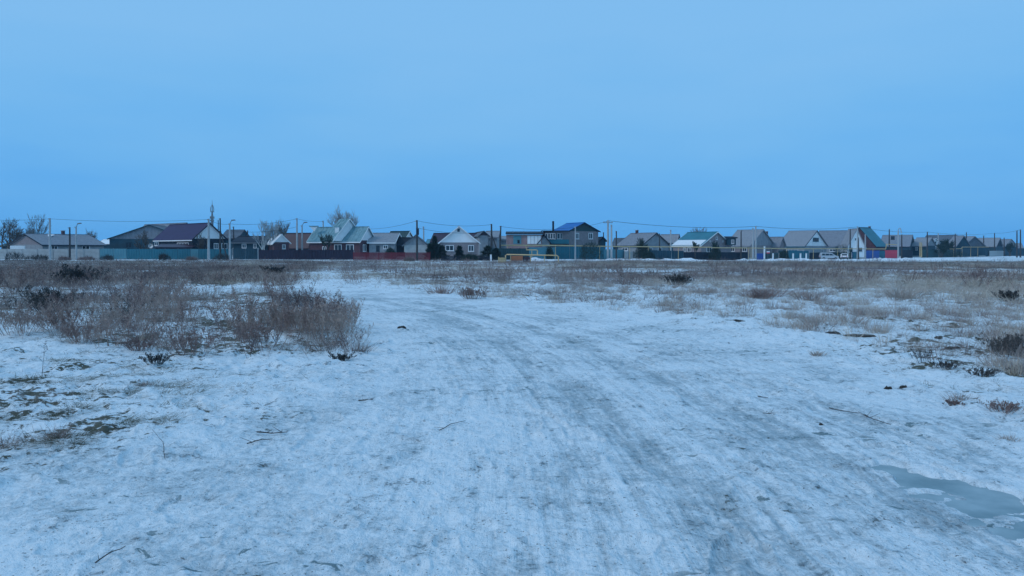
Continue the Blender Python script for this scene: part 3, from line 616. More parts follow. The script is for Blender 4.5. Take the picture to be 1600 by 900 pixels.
house('twin_grey_house', 'grey-roofed house with a tiny dark dormer right of the teal roof', 1372, 1422, 1428, 367, 385, a=32, dD=16, Wd=9, roof=M_slate, wall=M_teald, verge=M_dark,
      win=(('s', 1392, 1398, 369, 374.5, 0, M_dark, 'dormer'),))
house('pale_low_house', 'low pale house with snowy roof behind the yellow pipe post', 1422, 1448, 1462, 371, 384, a=45, dD=12, roof=M_slate2, wall=M_teald, gable=M_brickg, verge=M_slate,
      win=(('s', 1430, 1434, 386, 391),))
house('white_wall_house', 'house with whitish gable wall and a single dark window, far right', 1432, 1448, 1474, 372, 386, a=60, dD=24, L=9, roof=M_slate2, wall=M_brickg, gable=M_white, verge=M_white, win=(('g', 1460, 1463, 377, 381, 0),))
house('long_dark_roof_house', 'long dark-roofed house in the far right row behind three poles', 1440, 1490, 1498, 367, 376, a=48, dD=45, Wd=9, roof=M_slatedk, wall=M_teald, verge=M_dark)
house('grey_gable_cottage', 'small grey cottage with sloping roof left of the peaked green gable', 1476, 1494, 1516, 368, 385, a=66, dD=10, L=9, roof=M_slate, wall=M_teald, gable=M_teald, verge=M_slate)
house('peaked_green_house', 'house with dark green peaked gable and pale grey roof, far right', 1503, 1504, 1540, 369, 385, a=78, dD=14, L=10, roof=M_slate2, wall=M_teald, gable=M_slatedk, verge=M_slate2, eave_board=False)
house('pale_roof_house', 'pale grey-roofed house second from the right end of the row', 1518, 1557, 1566, 371.5, 385, a=44, dD=14, Wd=9, roof=M_slate2, wall=M_teald, gable=M_dark, verge=M_slate)
house('last_house', 'last small grey house at the right end of the row', 1568, 1569, 1590, 373.5, 386, a=80, dD=20, L=9, roof=M_slate, wall=M_teald, gable=M_brickg, verge=M_slate, eave_board=False)
# roofs glimpsed further back
back = [(0, 30, 378, 384, 30, M_green, 'dark green shed roof at the left edge behind the bare trees'), (150, 178, 374, 381, 60, M_white, 'snowy roof glimpsed between the long grey house and the teal-walled one'),
        (345, 372, 359, 372, 40, M_slatedk, 'dark roof behind the right slope of the wine-red-roofed house'), (455, 486, 368, 380, 50, M_slatedk, 'dark roof glimpsed left of the turquoise house'),
        (598, 612, 369, 376, 60, M_slate2, 'pale roof glimpsed between the pale annex and the green roof'), (664, 690, 374, 384, 50, M_tealp, 'pale teal roof glimpsed right of the grey garage'),
        (955, 975, 372, 384, 45, M_slatedk, 'dark roof glimpsed just right of the twin concrete poles'), (1478, 1500, 373, 384, 60, M_slatedk, 'dark roof glimpsed behind the poles of the far right row'),
        (1560, 1600, 380, 388, 60, M_slate, 'low grey roof glimpsed at the right edge of the photo'), (1404, 1440, 374, 384, 60, M_slate2, 'pale grey roof glimpsed behind the looped pole')]
for x0, x1, yr, ye, dd, m, lab in back:
    house('far_house', lab, x0, x1, x1, yr, ye, a=3 if x1 < 900 else 18, dD=dd, Wd=8, roof=m, wall=M_teald, verge=M_dark, group='roofs of the row behind')

# ------------------------------------------------------------------ fences and gates
def fence(name, label, x0, x1, yt, m, pw=2.5, style='sheet', D=None, D1=None, post=M_steel, dd=0, cat='fence', part='panel', group=None, htop=None):
    Da = (D if D else Dl(x0)) + dd; Db = (D1 if D1 else (D if D else Dl(x1))) + dd
    a = at(x0, 400, Da); b = at(x1, 400, Db); a.z = g0(a.x, a.y); b.z = g0(b.x, b.y)
    zt = at((x0 + x1) / 2, yt, (Da + Db) / 2).z; h = zt - (a.z + b.z) / 2
    if h < .8: print('LOW FENCE', label, h)
    root = empty(name, a, label, cat, group); d = b - a; Ln = d.length; n = max(1, round(Ln / pw)); w = Ln / n
    yaw = math.atan2(d.y, d.x); mb = MB()
    if style == 'sheet':
        nr = 5; pts = []
        for i in range(nr):
            x_ = w * .985 * i / nr; s = w * .985 / nr; pts += [(x_, 0), (x_ + s * .35, 0), (x_ + s * .5, -.035), (x_ + s * .85, -.035)]
        pts.append((w * .985, 0))
        for (xa, ya), (xb, yb) in zip(pts, pts[1:]): mb.poly([(xa, ya, -.15), (xb, yb, -.15), (xb, yb, h), (xa, ya, h)])
    elif style == 'picket':
        k = int(w / .14); s = w / k
        for i in range(k):
            x_ = s * i + .01; hh = h * (1 - .04 * random.random()); mb.prism([(x_, 0, -.1), (x_ + s * .8, 0, -.1), (x_ + s * .8, 0, hh - .05), (x_ + s * .4, 0, hh), (x_, 0, hh - .05)], (0, .025, 0))
        mb.pbox((0, .028, h * .2), (w * .99, 0, 0), (0, .04, 0), (0, 0, .07)); mb.pbox((0, .028, h * .75), (w * .99, 0, 0), (0, .04, 0), (0, 0, .07))
    else:
        mb.pbox((.08, -.04, -.2), (w - .16, 0, 0), (0, .08, 0), (0, 0, h + .2))
        for k in range(3): mb.pbox((.2, -.07, h * (.08 + .31 * k)), (w - .4, 0, 0), (0, .028, 0), (0, 0, h * .24))
    me = mb.mesh(part, m); pm = MB().pbox((-.05, -.05, -.3), (.1, 0, 0), (0, .1, 0), (0, 0, h + .36)).mesh('post', post)
    for i in range(n):
        o = link(part, me, root, d * (i / n)); o.rotation_euler.z = yaw
    for i in range(n + 1):
        o = link('post', pm, root, d * (i / n) + Vector((0, .09, 0))); o.rotation_euler.z = yaw
    return root
fence('concrete_fence', 'pale concrete panel fence in front of the long low house', -60, 156, 389, M_conc, 3, 'slab', post=M_conc)
fence('sheet_fence', 'blue-grey metal fence joining the concrete fence', 156, 198, 388.5, M_tealp, 2.5)
fence('sheet_fence', 'teal metal fence in front of the wine-red-roofed house', 198, 298, 389, M_tealf)
fence('sheet_gate', 'paler teal gate behind the concrete pole', 298, 310, 389, M_tealp, 1.4, cat='gate', part='leaf')
fence('sheet_fence', 'teal metal fence under the pale front gable', 310, 362, 389, M_tealf)
fence('green_gate', 'dark green double gate between thin pale posts', 364, 403, 388, M_teald, 2.2, post=M_pvc, cat='gate', part='leaf')
fence('maroon_fence', 'long dark maroon fence in front of the birches and turquoise-roofed house', 404, 552, 390.5, M_darkred, 2.5, dd=-2, post=M_darkred)
fence('red_fence', 'low dark red picket fence in front of the grey garage', 552, 672, 394, M_redf, 2.2, 'picket', D=124, post=M_redf)
fence('yard_fence', 'low dark picket fence below the white gable', 690, 770, 400, M_dark, 2.2, 'picket', D=124, post=M_dark)
fence('dark_yard_fence', 'dark green fence behind the orange gas cabinet', 768, 826, 388, M_green, 2.2, dd=-6, post=M_dark)
fence('sheet_fence', 'blue-green metal fence left of the blue-roofed house', 826, 868, 386.5, M_tealp, 2.4, dd=-2)
fence('sheet_gate', 'bright teal double gate below the glazed balcony', 868, 890, 385.5, M_tealf, 1.4, dd=-2, cat='gate', part='leaf')
fence('sheet_fence', 'dark teal fence under the green gable of the blue-roofed house', 890, 944, 386, M_tealf, 2.6, dd=-1)
fence('sheet_fence', 'pale teal fence behind the twin concrete poles', 944, 975, 390, M_tealp, 2.5, dd=-1)
fence('panel_gate', 'pale panelled gate below the grey slate house', 975, 997, 393, M_conc, 1.4, 'slab', dd=-2, post=M_dark, cat='gate', part='leaf')
fence('sheet_fence', 'dark teal fence below the oblique grey gable', 998, 1068, 391.5, M_teald, 2.6, dd=-1)
fence('black_fence', 'long black fence in front of the teal-roofed house with snow on its eave', 1068, 1168, 394, M_dark, 2.6, dd=-1, post=M_dark)
fence('blue_gate', 'dark blue gate right of the concrete pole pair', 1182, 1194, 396, M_blueg, 1.4, dd=-1, cat='gate', part='leaf')
fence('dark_front_fence', 'dark fence behind the small pink sign', 1194, 1216, 395, M_green, 2.5, dd=-.5)
fence('sheet_fence', 'dark green fence right of the pink sign, with pale posts', 1216, 1232, 391.5, M_green, 2.5)
fence('sheet_gate', 'bright turquoise gate between white posts', 1232, 1246, 391, M_tealf, 1.6, post=M_pvc, cat='gate', part='leaf')
fence('sheet_fence', 'teal fence under the white attic gable', 1246, 1264, 392, M_tealf, 2.5, post=M_pvc)
fence('dark_street_fence', 'low dark fence behind the two parked cars', 1264, 1331, 394.5, M_dark, 2.6, dd=2, post=M_dark)
fence('blue_gate', 'light blue gate with pale posts in front of the narrow white house', 1332, 1350, 393.5, M_tealf, 1.8, dd=-2, post=M_blueg, cat='gate', part='leaf')
fence('blue_fence', 'deep blue fence below the brown gable', 1351, 1374, 391.5, M_blueg, 2.5)
fence('sheet_fence', 'teal fence left of the bright red gate', 1374, 1383, 392, M_tealf, 2.2)
fence('red_gate', 'bright red metal gate beside the looped pole', 1383, 1402, 391, M_redg, 1.5, post=M_redg, cat='gate', part='leaf')
fence('dark_street_fence', 'dark fence right of the looped pole', 1408, 1426, 390.5, M_dark, 2.6, dd=1, post=M_dark)
fence('dark_street_fence', 'dark green fence with hedge in the far right row', 1440, 1496, 390, M_green, 3, dd=0, post=M_dark)
fence('dark_street_fence', 'dark fence behind the yellow pipe frames at the far right', 1500, 1545, 388.5, M_teald, 3, dd=2, post=M_dark)
fence('pale_street_fence', 'pale low fence near the right end of the snow bank', 1546, 1570, 392, M_conc, 3, dd=0, post=M_conc)
fence('dark_street_fence', 'last dark fence at the right edge of the photo', 1570, 1660, 388, M_teald, 3, dd=0, post=M_dark)

# ------------------------------------------------------------------ poles, cables, mast
POLETOP = {}
def pole(px, yt, yb, label, m=M_pole, w=.17, lamp=0, cross=False, brace=0, D=None, stay=0, lean=0, loop=False, cat='utility pole'):
    D = D or Dl(px) - 3
    b = at(px, 400, D); b.z = g0(b.x, b.y); t = at(px + lean, yt, D)
    root = empty('utility_pole' if not lamp else 'street_lamp', b, label, 'street lamp' if lamp else cat, 'street lamps' if lamp else 'utility poles along the village')
    MB().tube([b - Vector((0, 0, .4)), (b + t) / 2, t], [w * 1.25, w * 1.05, w * .8], 8).build('post', m, root)
    if lamp:
        e = t + Vector((lamp * .5, -.3, .5))
        MB().tube([t - Vector((0, 0, .2)), t + Vector((lamp * .2, -.1, .25)), e], .05, 5).build('lamp_arm', M_steel, root)
        h = MB().prism([e + Vector((-.15 * lamp, 0, -.08)), e + Vector((lamp * .6, -.1, .0)), e + Vector((lamp * .5, -.1, .16)), e + Vector((-.1 * lamp, 0, .12))], (0, .3, 0)).build('lamp_head', M_steel, root)
    if cross:
        MB().pbox(t + Vector((-.9, -.1, -.55)), (1.8, 0, 0), (0, .12, 0), (0, 0, .12)).build('crossarm', M_steel, root)
        for s in (-.8, -.3, .3, .8): MB().tube([t + Vector((s, -.04, -.43)), t + Vector((s, -.04, -.2))], [.06, .05], 6).build('insulator', M_conc, root)
    else:
        MB().tube([t + Vector((-.16, -.16, -.25)), t + Vector((-.16, -.16, -.02))], [.06, .05], 6).build('insulator', M_conc, root)
    if brace:
        q = t + (b - t) * .28; e = b + Vector((brace, -.3, -.2)); MB().tube([q, e], [.1, .13], 6).build('brace', m, root)
    POLETOP[round(px)] = t
    return root
pole(78, 341, 405, 'tall pale concrete pole in front of the long grey house', w=.18)
pole(109, 355, 403, 'dark wooden pole between two pale poles at the left', M_wood, .15)
pole(119, 354, 405, 'pale lamp post with tilted head in front of the long grey house', w=.15, lamp=1)
pole(326, 342, 401, 'concrete pole in front of the pale gable of the wine-red-roofed house', w=.2)
pole(341, 344, 400, 'thin wooden pole just left of the braced one', M_wood, .1, D=150)
pole(344, 341, 400, 'dark wooden pole with slanting brace beside the pale gable', M_wood, .14, brace=1.4)
pole(359, 349, 402, 'pale lamp post at the right corner of the pale gable, left of the green gate', w=.17, lamp=1)
pole(365, 354, 380, 'short dark pole behind the green gate lamp post', M_wood, .13, D=160)
pole(387, 360, 372, 'small distant pole behind the low dark house', M_wood, .14, D=175)
pole(464, 341, 389, 'grey concrete pole behind the dark maroon fence right of the birches', w=.16, D=146)
pole(472, 352, 385, 'small lamp post behind the dark maroon fence', w=.15, lamp=1, D=150)
pole(505, 345, 356, 'distant pole top behind the left part of the turquoise roof', w=.16, D=165)
r = pole(651.5, 344, 408, 'wooden pole with a dark bulge in front of the grey garage', M_wood, .15, D=122)
q = at(651.5, 362, 122); MB().box(q + Vector((.12, -.2, 0)), (.42, .3, 1.0)).build('junction_box', M_dark, r)
pole(662, 354, 380, 'grey pole behind the right slope of the garage', w=.14, D=150)
pole(768, 350, 388, 'dark wooden pole with brace left of the pinkish flat building', M_wood, .16, D=136, brace=1.6)
pole(781, 353, 388, 'leaning dark wooden pole next to the braced one', M_wood, .14, D=138, lean=1.5)
pole(899, 354, 402, 'pale thin pole in front of the blue-roofed house', w=.13, D=146)
pole(943, 363, 385, 'short distant pole right of the blue-roofed house', M_wood, .14, D=190)
pole(950, 344, 404, 'left and taller pole of the twin concrete poles with crossarm', w=.19, cross=True, D=148)
pole(955.5, 351, 404, 'right and shorter pole of the twin concrete poles', w=.18, D=147.5)
pole(963, 361, 400, 'dark wooden pole right of the twin concrete poles', M_wood, .14, D=154)
pole(1030.5, 365, 400, 'dark wooden pole in front of the oblique grey gable', M_wood, .13, D=166)
pole(1048, 359, 396, 'pale pole at the left corner of the teal roof', w=.17, D=168)
pole(1158, 360, 394, 'dark wooden pole in front of the tall grey roof', M_wood, .15, D=180)
pole(1176.5, 356, 405, 'left pole of the pair right of the black fence', w=.2, D=178)
pole(1181, 353, 405, 'right pole of the pair right of the black fence', w=.2, D=179, brace=0)
pole(1328.5, 358, 400, 'dark wooden pole at the left edge of the narrow white house', M_wood, .18, D=206)
pole(1340, 354, 405, 'pale pole in the middle of the narrow white gable', w=.2, D=203)
pole(1341.5, 371, 400, 'short dark pole in front of the narrow white gable', M_wood, .14, D=201)
pole(1352, 366, 404, 'pale pole between the narrow white house and the brown gable', w=.2, D=204)
pole(1389.5, 358, 394, 'dark pole behind the bright red gate', M_wood, .2, D=240)
r = pole(1403.5, 360, 406, 'pale pole of the looped pair right of the red gate', w=.2, D=214)
q = at(1403.5, 360, 214); q2 = at(1408.5, 361, 214); MB().tube([q, q + Vector((.15, 0, .45)), (q + q2) / 2 + Vector((0, 0, .75)), q2 + Vector((-.15, 0, .4)), q2 - Vector((0, 0, .6))], .12, 6).build('loop', M_pole, r)
pole(1409, 366, 402, 'dark pole joined to the looped pale one', M_wood, .18, D=220)
for x_, y_, m, lab, D_ in ((1449, 362, M_wood, 'dark pole first in the far right row', 244), (1466, 364.5, M_pole, 'pale pole second in the far right row', 255), (1492.5, 365, M_wood, 'dark pole in front of the grey cottage', 262), (1510, 363, M_wood, 'dark pole behind the peaked green gable', 285),
                (1537, 368, M_wood, 'dark pole left of the pale grey roof', 290), (1554, 364, M_wood, 'dark pole above the pale grey roof', 310), (1569, 371, M_wood, 'dark pole at the right corner of the pale grey roof', 300), (1589, 360, M_wood, 'left one of the two tall poles at the right edge', 250), (1594.5, 358.5, M_wood, 'right one of the two tall poles at the right edge', 250)):
    pole(x_, y_, 400, lab, m, .2, D=D_)
def cable(a, b, label, sag=.8, r=.022, da=(0, 0, -.1), db=(0, 0, -.1)):
    a = Vector(a) + Vector(da); b = Vector(b) + Vector(db); sag *= .45
    pts = [a.lerp(b, t / 14) - Vector((0, 0, sag * 4 * (t / 14) * (1 - t / 14))) for t in range(15)]
    o = MB().tube(pts, r, 4).build('overhead_cable', M_wire); tag(o, label, 'cable', 'overhead cables between the poles'); return o
P_ = POLETOP
cable(at(-80, 339, 135), P_[78], 'overhead cable from the left edge to the tall concrete pole')
cable(P_[78], P_[326], 'overhead cable above the long grey house and the wine-red roof', .9)
cable(P_[326], P_[359], 'short overhead cable above the pale gable')
cable(P_[359], P_[464], 'overhead cable through the birch crowns', 1.0)
cable(P_[359], P_[464], 'lower overhead cable below the birch crowns', 1.2, da=(0, 0, -1.3), db=(0, 0, -1.6))
cable(P_[464], P_[505], 'overhead cable left of the turquoise roof', .5)
cable(at(578, 357, 160), P_[652], 'overhead cable right of the turquoise roof', .7)
cable(P_[652], P_[768], 'overhead cable above the white gable', 1.1)
cable(P_[652], P_[768], 'lower overhead cable behind the white gable', 1.3, da=(0, 0, -1.2), db=(0, 0, -1.2))
cable(P_[781], P_[899], 'overhead cable above the pinkish flat building', 1.1)
cable(P_[899], P_[950], 'overhead cable climbing from the blue roof to the twin poles', .5)
cable(P_[950], P_[1181], 'overhead cable from the twin poles above the grey and teal roofs', 1.6, .035)
cable(P_[1181], P_[1340], 'overhead cable above the white attic gable', 1.3, .035)
cable(P_[1340], P_[1449], 'overhead cable right of the brown gable', 1.3, .035)
cable(P_[1449], P_[1554], 'overhead cable above the far right row', 1.5, .035)
cable(P_[1554], P_[1594], 'overhead cable to the two tall poles at the right edge', .8, .035)
# ornate mast behind the wine roof
b = at(331.5, 400, 175); b.z = 0; t = empty('lattice_mast', b, 'slim mast with a cage and thin spike rising behind the wine-red roof', 'mast')
MB().tube([b, at(331.5, 340, 175), at(331.5, 331, 175)], [.35, .3, .14], 8).build('shaft', M_steel, t)
MB().box(at(331.5, 340, 175), (.75, .75, .5)).build('platform', M_steel, t); MB().box(at(331.5, 344.5, 175), (.65, .65, .35)).build('platform', M_steel, t)
cg = MB()
for k in range(6):
    an = k * math.pi / 3; q = [at(331.5, y_, 175) + Vector((r_ * math.cos(an), r_ * math.sin(an), 0)) for y_, r_ in ((331, .32), (327, .42), (323, .3), (320, .05))]
    cg.tube(q, .05, 4)
cg.build('cage', M_steel, t); MB().tube([at(331.5, 332, 175), at(331.5, 320, 175), at(331.5, 312, 175)], [.05, .07, .02], 5).build('spike', M_steel, t)
MB().tube([at(331.5, 331.4, 175), at(331.5, 330.6, 175)], .45, 10).build('platform', M_steel, t)

# ------------------------------------------------------------------ gas pipes
def pipe(name, label, pts, posts, r=.1, m=M_yel):
    root = empty(name, Vector((pts[0].x, pts[0].y, g0(pts[0].x, pts[0].y))), label, 'gas pipe', 'yellow gas pipes')
    MB().tube(pts, r, 7).build('pipe', m, root, True)
    for p in posts:
        zb = g0(p.x, p.y); MB().tube([(p.x, p.y, zb - .2), (p.x, p.y, p.z - r)], .06, 6).build('support', m, root)
    return root
def run(l): return [at(*q) for q in l]
pipe('gas_pipe', 'long raised yellow gas pipe passing the blue-roofed house', run([(783, 383.3, 138), (868, 383.5, 143), (950, 385, 152), (1005, 385.5, 158), (1110, 386.3, 170)]), run([(793, 383.5, 139), (868, 383.5, 143), (937, 385, 150), (984, 385.3, 156), (1013, 385.6, 159), (1060, 386, 165)]))
pipe('gas_pipe', 'raised yellow gas pipe ahead of the teal and tall grey roofs', run([(1110, 386.3, 170.3), (1112, 387, 170.5), (1180, 387.6, 178), (1230, 388.6, 186), (1300, 388.6, 198), (1384, 389, 209), (1385, 381.5, 209), (1401, 382.5, 212)]), run([(1170, 387.6, 177), (1173.5, 387.6, 177), (1229, 388.6, 186), (1271, 388.6, 193), (1309, 388.6, 199), (1364, 389, 207)]))
pipe('gas_pipe', 'low yellow gas pipe by the orange cabinet, bending to the ground', run([(790, 405, 104), (790, 399, 104), (792, 397.6, 104), (870, 399.2, 102), (872.5, 401, 102), (872.5, 411, 102)]), run([(798, 397.8, 104), (851, 398.8, 102.5), (829, 398.4, 103)]), .085)
pipe('gas_pipe', 'short yellow gas pipe stepping down behind the orange cabinet', run([(822, 383.6, 126), (822.5, 390.3, 126), (838, 390.4, 126), (839.8, 391.5, 126), (839.8, 398, 126)]), run([(831, 390.4, 126)]), .09)
pipe('gas_pipe', 'yellow gas pipe frame left of the pale grey roof, far right', run([(1484, 389, 262), (1502, 388.5, 264), (1503.5, 386, 265), (1545, 386, 285)]), run([(1490, 388.8, 263), (1503.5, 386, 265), (1517, 386, 271), (1528, 386, 277)]))
pipe('gas_pipe', 'thick yellow pipe arch in front of the pale low house', run([(1437.5, 402, 226), (1437.5, 379, 226), (1440, 379, 227), (1440, 402, 227)]), [], .13)
b = at(808, 408, 104.5); b.z = 0; t = empty('gas_cabinet', b, 'orange gas cabinet behind the low yellow pipe', 'cabinet')
q = at(799, 408.5, 104.5); q1 = at(817, 400, 104.5); MB().pbox((q.x, q.y, .25), (q1.x - q.x, 0, 0), (0, .7, 0), (0, 0, q1.z - .25)).build('body', M_or, t)
for k in range(2): MB().pbox((q.x + .05 + k * (q1.x - q.x) / 2, q.y - .03, .32), ((q1.x - q.x) / 2 - .1, 0, 0), (0, .028, 0), (0, 0, q1.z - .4)).build('door', M_or, t)
for x_ in (q.x + .1, q1.x - .1): MB().tube([(x_, q.y + .35, -.1), (x_, q.y + .35, .25)], .05, 5).build('leg', M_steel, t)
fence('cabinet_railing', 'small rusty railing right of the orange cabinet', 818, 829, 401, M_brick, .45, 'picket', D=105, post=M_brick, cat='railing')
fence('cabinet_railing', 'small ochre railing left of the orange cabinet', 779, 790, 402, M_yel, .9, 'picket', D=100, post=M_yel, cat='railing')
for px, py0, lab in ((767, 398, 'stubby white post beside the dark wooden poles'),):
    b = at(px, 410, 112); t = empty('white_post', (b.x, b.y, 0), lab, 'post'); MB().pbox((b.x - .12, b.y, -.2), (.24, 0, 0), (0, .24, 0), (0, 0, at(px, py0, 112).z + .2)).build('post', M_white, t)
    MB().pbox((b.x - .15, b.y - .03, at(px, py0, 112).z), (.3, 0, 0), (0, .3, 0), (0, 0, .06)).build('cap', M_conc, t)
for px, D_, lab in ((1194.5, 183, 'white post right of the dark blue gate'), (1208, 185, 'white post right of the pink sign'), (1218.5, 187, 'white post among the dark green fence'), (1239.5, 190, 'white post beside the bright turquoise gate'), (1251, 192, 'white post in front of the teal fence'), (1260, 194, 'white post at the end of the teal fence')):
    b = at(px, 404, D_); zb = g0(b.x, b.y); t = empty('white_post', (b.x, b.y, zb), lab, 'post', 'white gate posts')
    zt = at(px, 396 if px > 1200 else 385, D_).z; MB().pbox((b.x - .15, b.y, zb - .2), (.3, 0, 0), (0, .3, 0), (0, 0, zt - zb + .2)).build('post', M_white, t)
    MB().pbox((b.x - .2, b.y - .05, zt), (.4, 0, 0), (0, .4, 0), (0, 0, .08)).build('cap', M_conc, t)
b = at(1200, 400, 184); zb = g0(b.x, b.y); t = empty('sign_board', (b.x, b.y, zb), 'small pink and white sign right of the dark blue gate', 'sign')
q = at(1198, 396, 184); q1 = at(1203, 392.5, 184); MB().pbox(q, (q1.x - q.x, 0, 0), (0, .05, 0), (0, 0, (q1.z - q.z) * .5)).build('board', M_redg, t); MB().pbox(q + Vector((0, 0, (q1.z - q.z) * .5)), (q1.x - q.x, 0, 0), (0, .05, 0), (0, 0, (q1.z - q.z) * .5)).build('board', M_white, t)
MB().tube([(b.x, b.y + .1, zb), (b.x, b.y + .1, q1.z)], .05, 5).build('post', M_steel, t)

# ------------------------------------------------------------------ parked vehicles
def car(label, px, D, L, Hh, prof, wins, yaw, name, cat, body=M_carb):
    b = at(px, 404, D); zb = g0(b.x, b.y) + .02; root = empty(name, (b.x, b.y, zb), label, cat); root.rotation_euler.z = yaw
    Wc = 1.72
    def ext(pts, w, inset=0):
        m = MB(); n = len(pts); rows = []
        for s, k in ((-w / 2, .9), (-w / 2 + .12, 1), (w / 2 - .12, 1), (w / 2, .9)):
            rows.append(len(m.v)); m.v += [(x, s, .35 + (z - .35) * (k if z > .9 else 1)) for x, z in pts]
        for a, c in zip(rows, rows[1:]):
            for i in range(n): m.f.append((a + i, a + (i + 1) % n, c + (i + 1) % n, c + i))
        m.f.append(tuple(rows[0] + i for i in reversed(range(n)))); m.f.append(tuple(rows[-1] + i for i in range(n))); return m
    link('body', ext(prof, Wc).mesh('body', body, smooth=False), root)
    for q in wins:
        m = MB()
        for s in (-1, 1): m.prism([(x, s * (Wc / 2 + .004), z * (.97 if z > 1 else 1)) for x, z in q], (0, s * .02, 0))
        link('window', m.mesh('window', M_glass), root)
    xs = [p[0] for p in prof]; x0, x1 = min(xs), max(xs)
    for wx in (x0 + .75, x1 - .8):
        for s in (-1, 1):
            w = MB().tube([(wx, s * (Wc / 2 - .2), .32), (wx, s * (Wc / 2 + .03), .32)], .32, 16); o = link('wheel', w.mesh('wheel', M_tyre), root)
            link('rim', MB().tube([(wx, s * (Wc / 2 + .03), .32), (wx, s * (Wc / 2 + .05), .32)], .19, 12).mesh('rim', M_steel), o)
    # bumpers and lamps at both ends
    for x_, s in ((x0, -1), (x1, 1)):
        link('bumper', MB().pbox((x_ - .04, -Wc / 2 + .1, .38), (.1, 0, 0), (0, Wc - .2, 0), (0, 0, .22)).mesh('bumper', M_dark), root)
        for y_ in (-.62, .42): link('headlight' if s > 0 else 'tail_light', MB().pbox((x_ - .03, y_, .74), (.07, 0, 0), (0, .2, 0), (0, 0, .16)).mesh('lamp', M_lampg if s > 0 else M_redg), root)
    # windscreen and rear window
    return root
van = [(-2.15, .35), (-2.2, .9), (-2.1, 1.3), (-2.0, 1.68), (-1.7, 1.76), (.3, 1.72), (.75, 1.55), (1.35, 1.08), (2.05, .88), (2.2, .6), (2.15, .35)]
vr = car('silver minivan seen from its side, parked on the snow before the dark fence', 1295, 196, 4.4, 1.7, van, [[(-1.95, 1.08), (-1.85, 1.55), (-1.2, 1.57), (-1.15, 1.08)], [(-1.05, 1.08), (-1.05, 1.57), (-.2, 1.56), (-.15, 1.08)], [(-.05, 1.08), (-.1, 1.56), (.45, 1.5), (1.0, 1.1)]], math.radians(-6), 'parked_minivan', 'minivan')
link('windscreen', MB().prism([(.80, -.72, 1.53), (1.32, -.78, 1.12), (1.32, .78, 1.12), (.80, .72, 1.53)], (.03, 0, .03)).mesh('windscreen', M_glass), vr)
hb = [(-1.85, .35), (-1.95, .85), (-1.8, 1.0), (-1.45, 1.42), (-.2, 1.46), (.3, 1.38), (.9, .98), (1.75, .85), (1.9, .6), (1.85, .35)]
hr = car('small white hatchback seen from behind, right of the silver minivan', 1319, 197, 3.8, 1.45, hb, [[(-1.4, 1.0), (-1.25, 1.34), (-.5, 1.36), (-.45, 1.0)], [(-.35, 1.0), (-.4, 1.36), (.2, 1.3), (.65, 1.0)]], math.radians(68), 'parked_hatchback', 'car', M_white)
link('rear_window', MB().prism([(-1.50, -.6, 1.38), (-1.80, -.68, 1.04), (-1.80, .68, 1.04), (-1.50, .6, 1.38)], (-.03, 0, .03)).mesh('rear_window', M_glass), hr)
link('roof_snow', MB().pbox((-1.3, -.6, 1.46), (1.3, 0, .02), (0, 1.2, 0), (0, 0, .09)).mesh('roof_snow', M_snowm), hr)

# ------------------------------------------------------------------ trees
def tree(px, yt, D, label, spread=1.0, m=M_twig, tm=M_bark, seed=1, stems=1, dens=1.0, name='bare_tree', lowz=.25, tw=.03, group='trees among the houses', gnarl=.5):
    rnd = random.Random(seed); b = at(px, 400, D); b.z = g0(b.x, b.y); H = at(px, yt, D).z - b.z
    root = empty(name, b, label, 'tree', group); tr = MB(); cr = MB()
    def grow(p, d, ln, r, lev):
        n = 3; pts = [p]; rr = [r]
        for i in range(n):
            d = (d + Vector((rnd.gauss(0, .12), rnd.gauss(0, .12), rnd.gauss(.05, .08))) * gnarl * 2).normalized(); p = p + d * ln / n; pts.append(p); rr.append(r * (1 - .45 * (i + 1) / n))
        (tr if lev < 2 else cr).tube(pts, rr, 6 if lev < 1 else (4 if lev < 2 else 3), cap=False)
        if lev >= 4: return
        k = [4, 4, 4, 4][lev]; k = max(2, int(round(k * dens * .82)))
        for i in range(k):
            t = rnd.uniform(.3, 1) if lev else rnd.uniform(lowz, 1); q = pts[min(int(t * n), n - 1)].lerp(pts[min(int(t * n) + 1, n)], t * n % 1)
            an = rnd.uniform(0, 6.28); ti = rnd.uniform(.6, 1.5) * spread * .75; e = Vector((math.cos(an) * ti, math.sin(an) * ti, .70 - .10 * lev + rnd.uniform(-.45, .2)))
            grow(q, (d * .5 + e).normalized(), ln * rnd.uniform(.5, .8), max(r * .5, tw), lev + 1)
        grow(pts[-1], d, ln * .6, max(r * .55, tw), lev + 1)
    for s in range(stems):
        o = Vector(((s - (stems - 1) / 2) * .35, 0, 0)); dr = Vector(((s - (stems - 1) / 2) * (.28 if px < 100 else .12) + rnd.uniform(-.06, .06), rnd.uniform(-.1, .1), 1))
        grow(b + o, dr.normalized(), H * .38, H * .022 + .02, 0)
    # fit height
    zs = [v[2] for v in tr.v + cr.v]; k = H / (max(zs) - b.z)
    for mbb in (tr, cr): mbb.v = [(b.x + (x - b.x) * k * (.95 if px < 30 else .68), b.y + (y - b.y) * k * .8, b.z + (z - b.z) * k) for x, y, z in mbb.v]
    tr.build('trunk', tm, root, True); cr.build('crown', m, root); return root
tree(8, 339, 160, 'bare spreading tree at the left edge of the photo', 1.0, seed=3, stems=2, tw=.035, m=M_bark)
tree(26, 352, 158, 'smaller bare tree right of the one at the left edge', .9, seed=13, stems=2, tw=.035, m=M_bark)
tree(60, 333, 175, 'pale frosty bare tree behind the gable of the long grey house', .55, m=M_twig, seed=5, stems=2, tw=.03)
tree(46, 352, 172, 'low frosty bare tree left of the taller frosty one', .7, m=M_twig, seed=15, stems=2)
tree(145, 355, 180, 'small round bare tree behind the right end of the long grey house', 1.0, m=M_twig, seed=6, stems=3, lowz=.5)
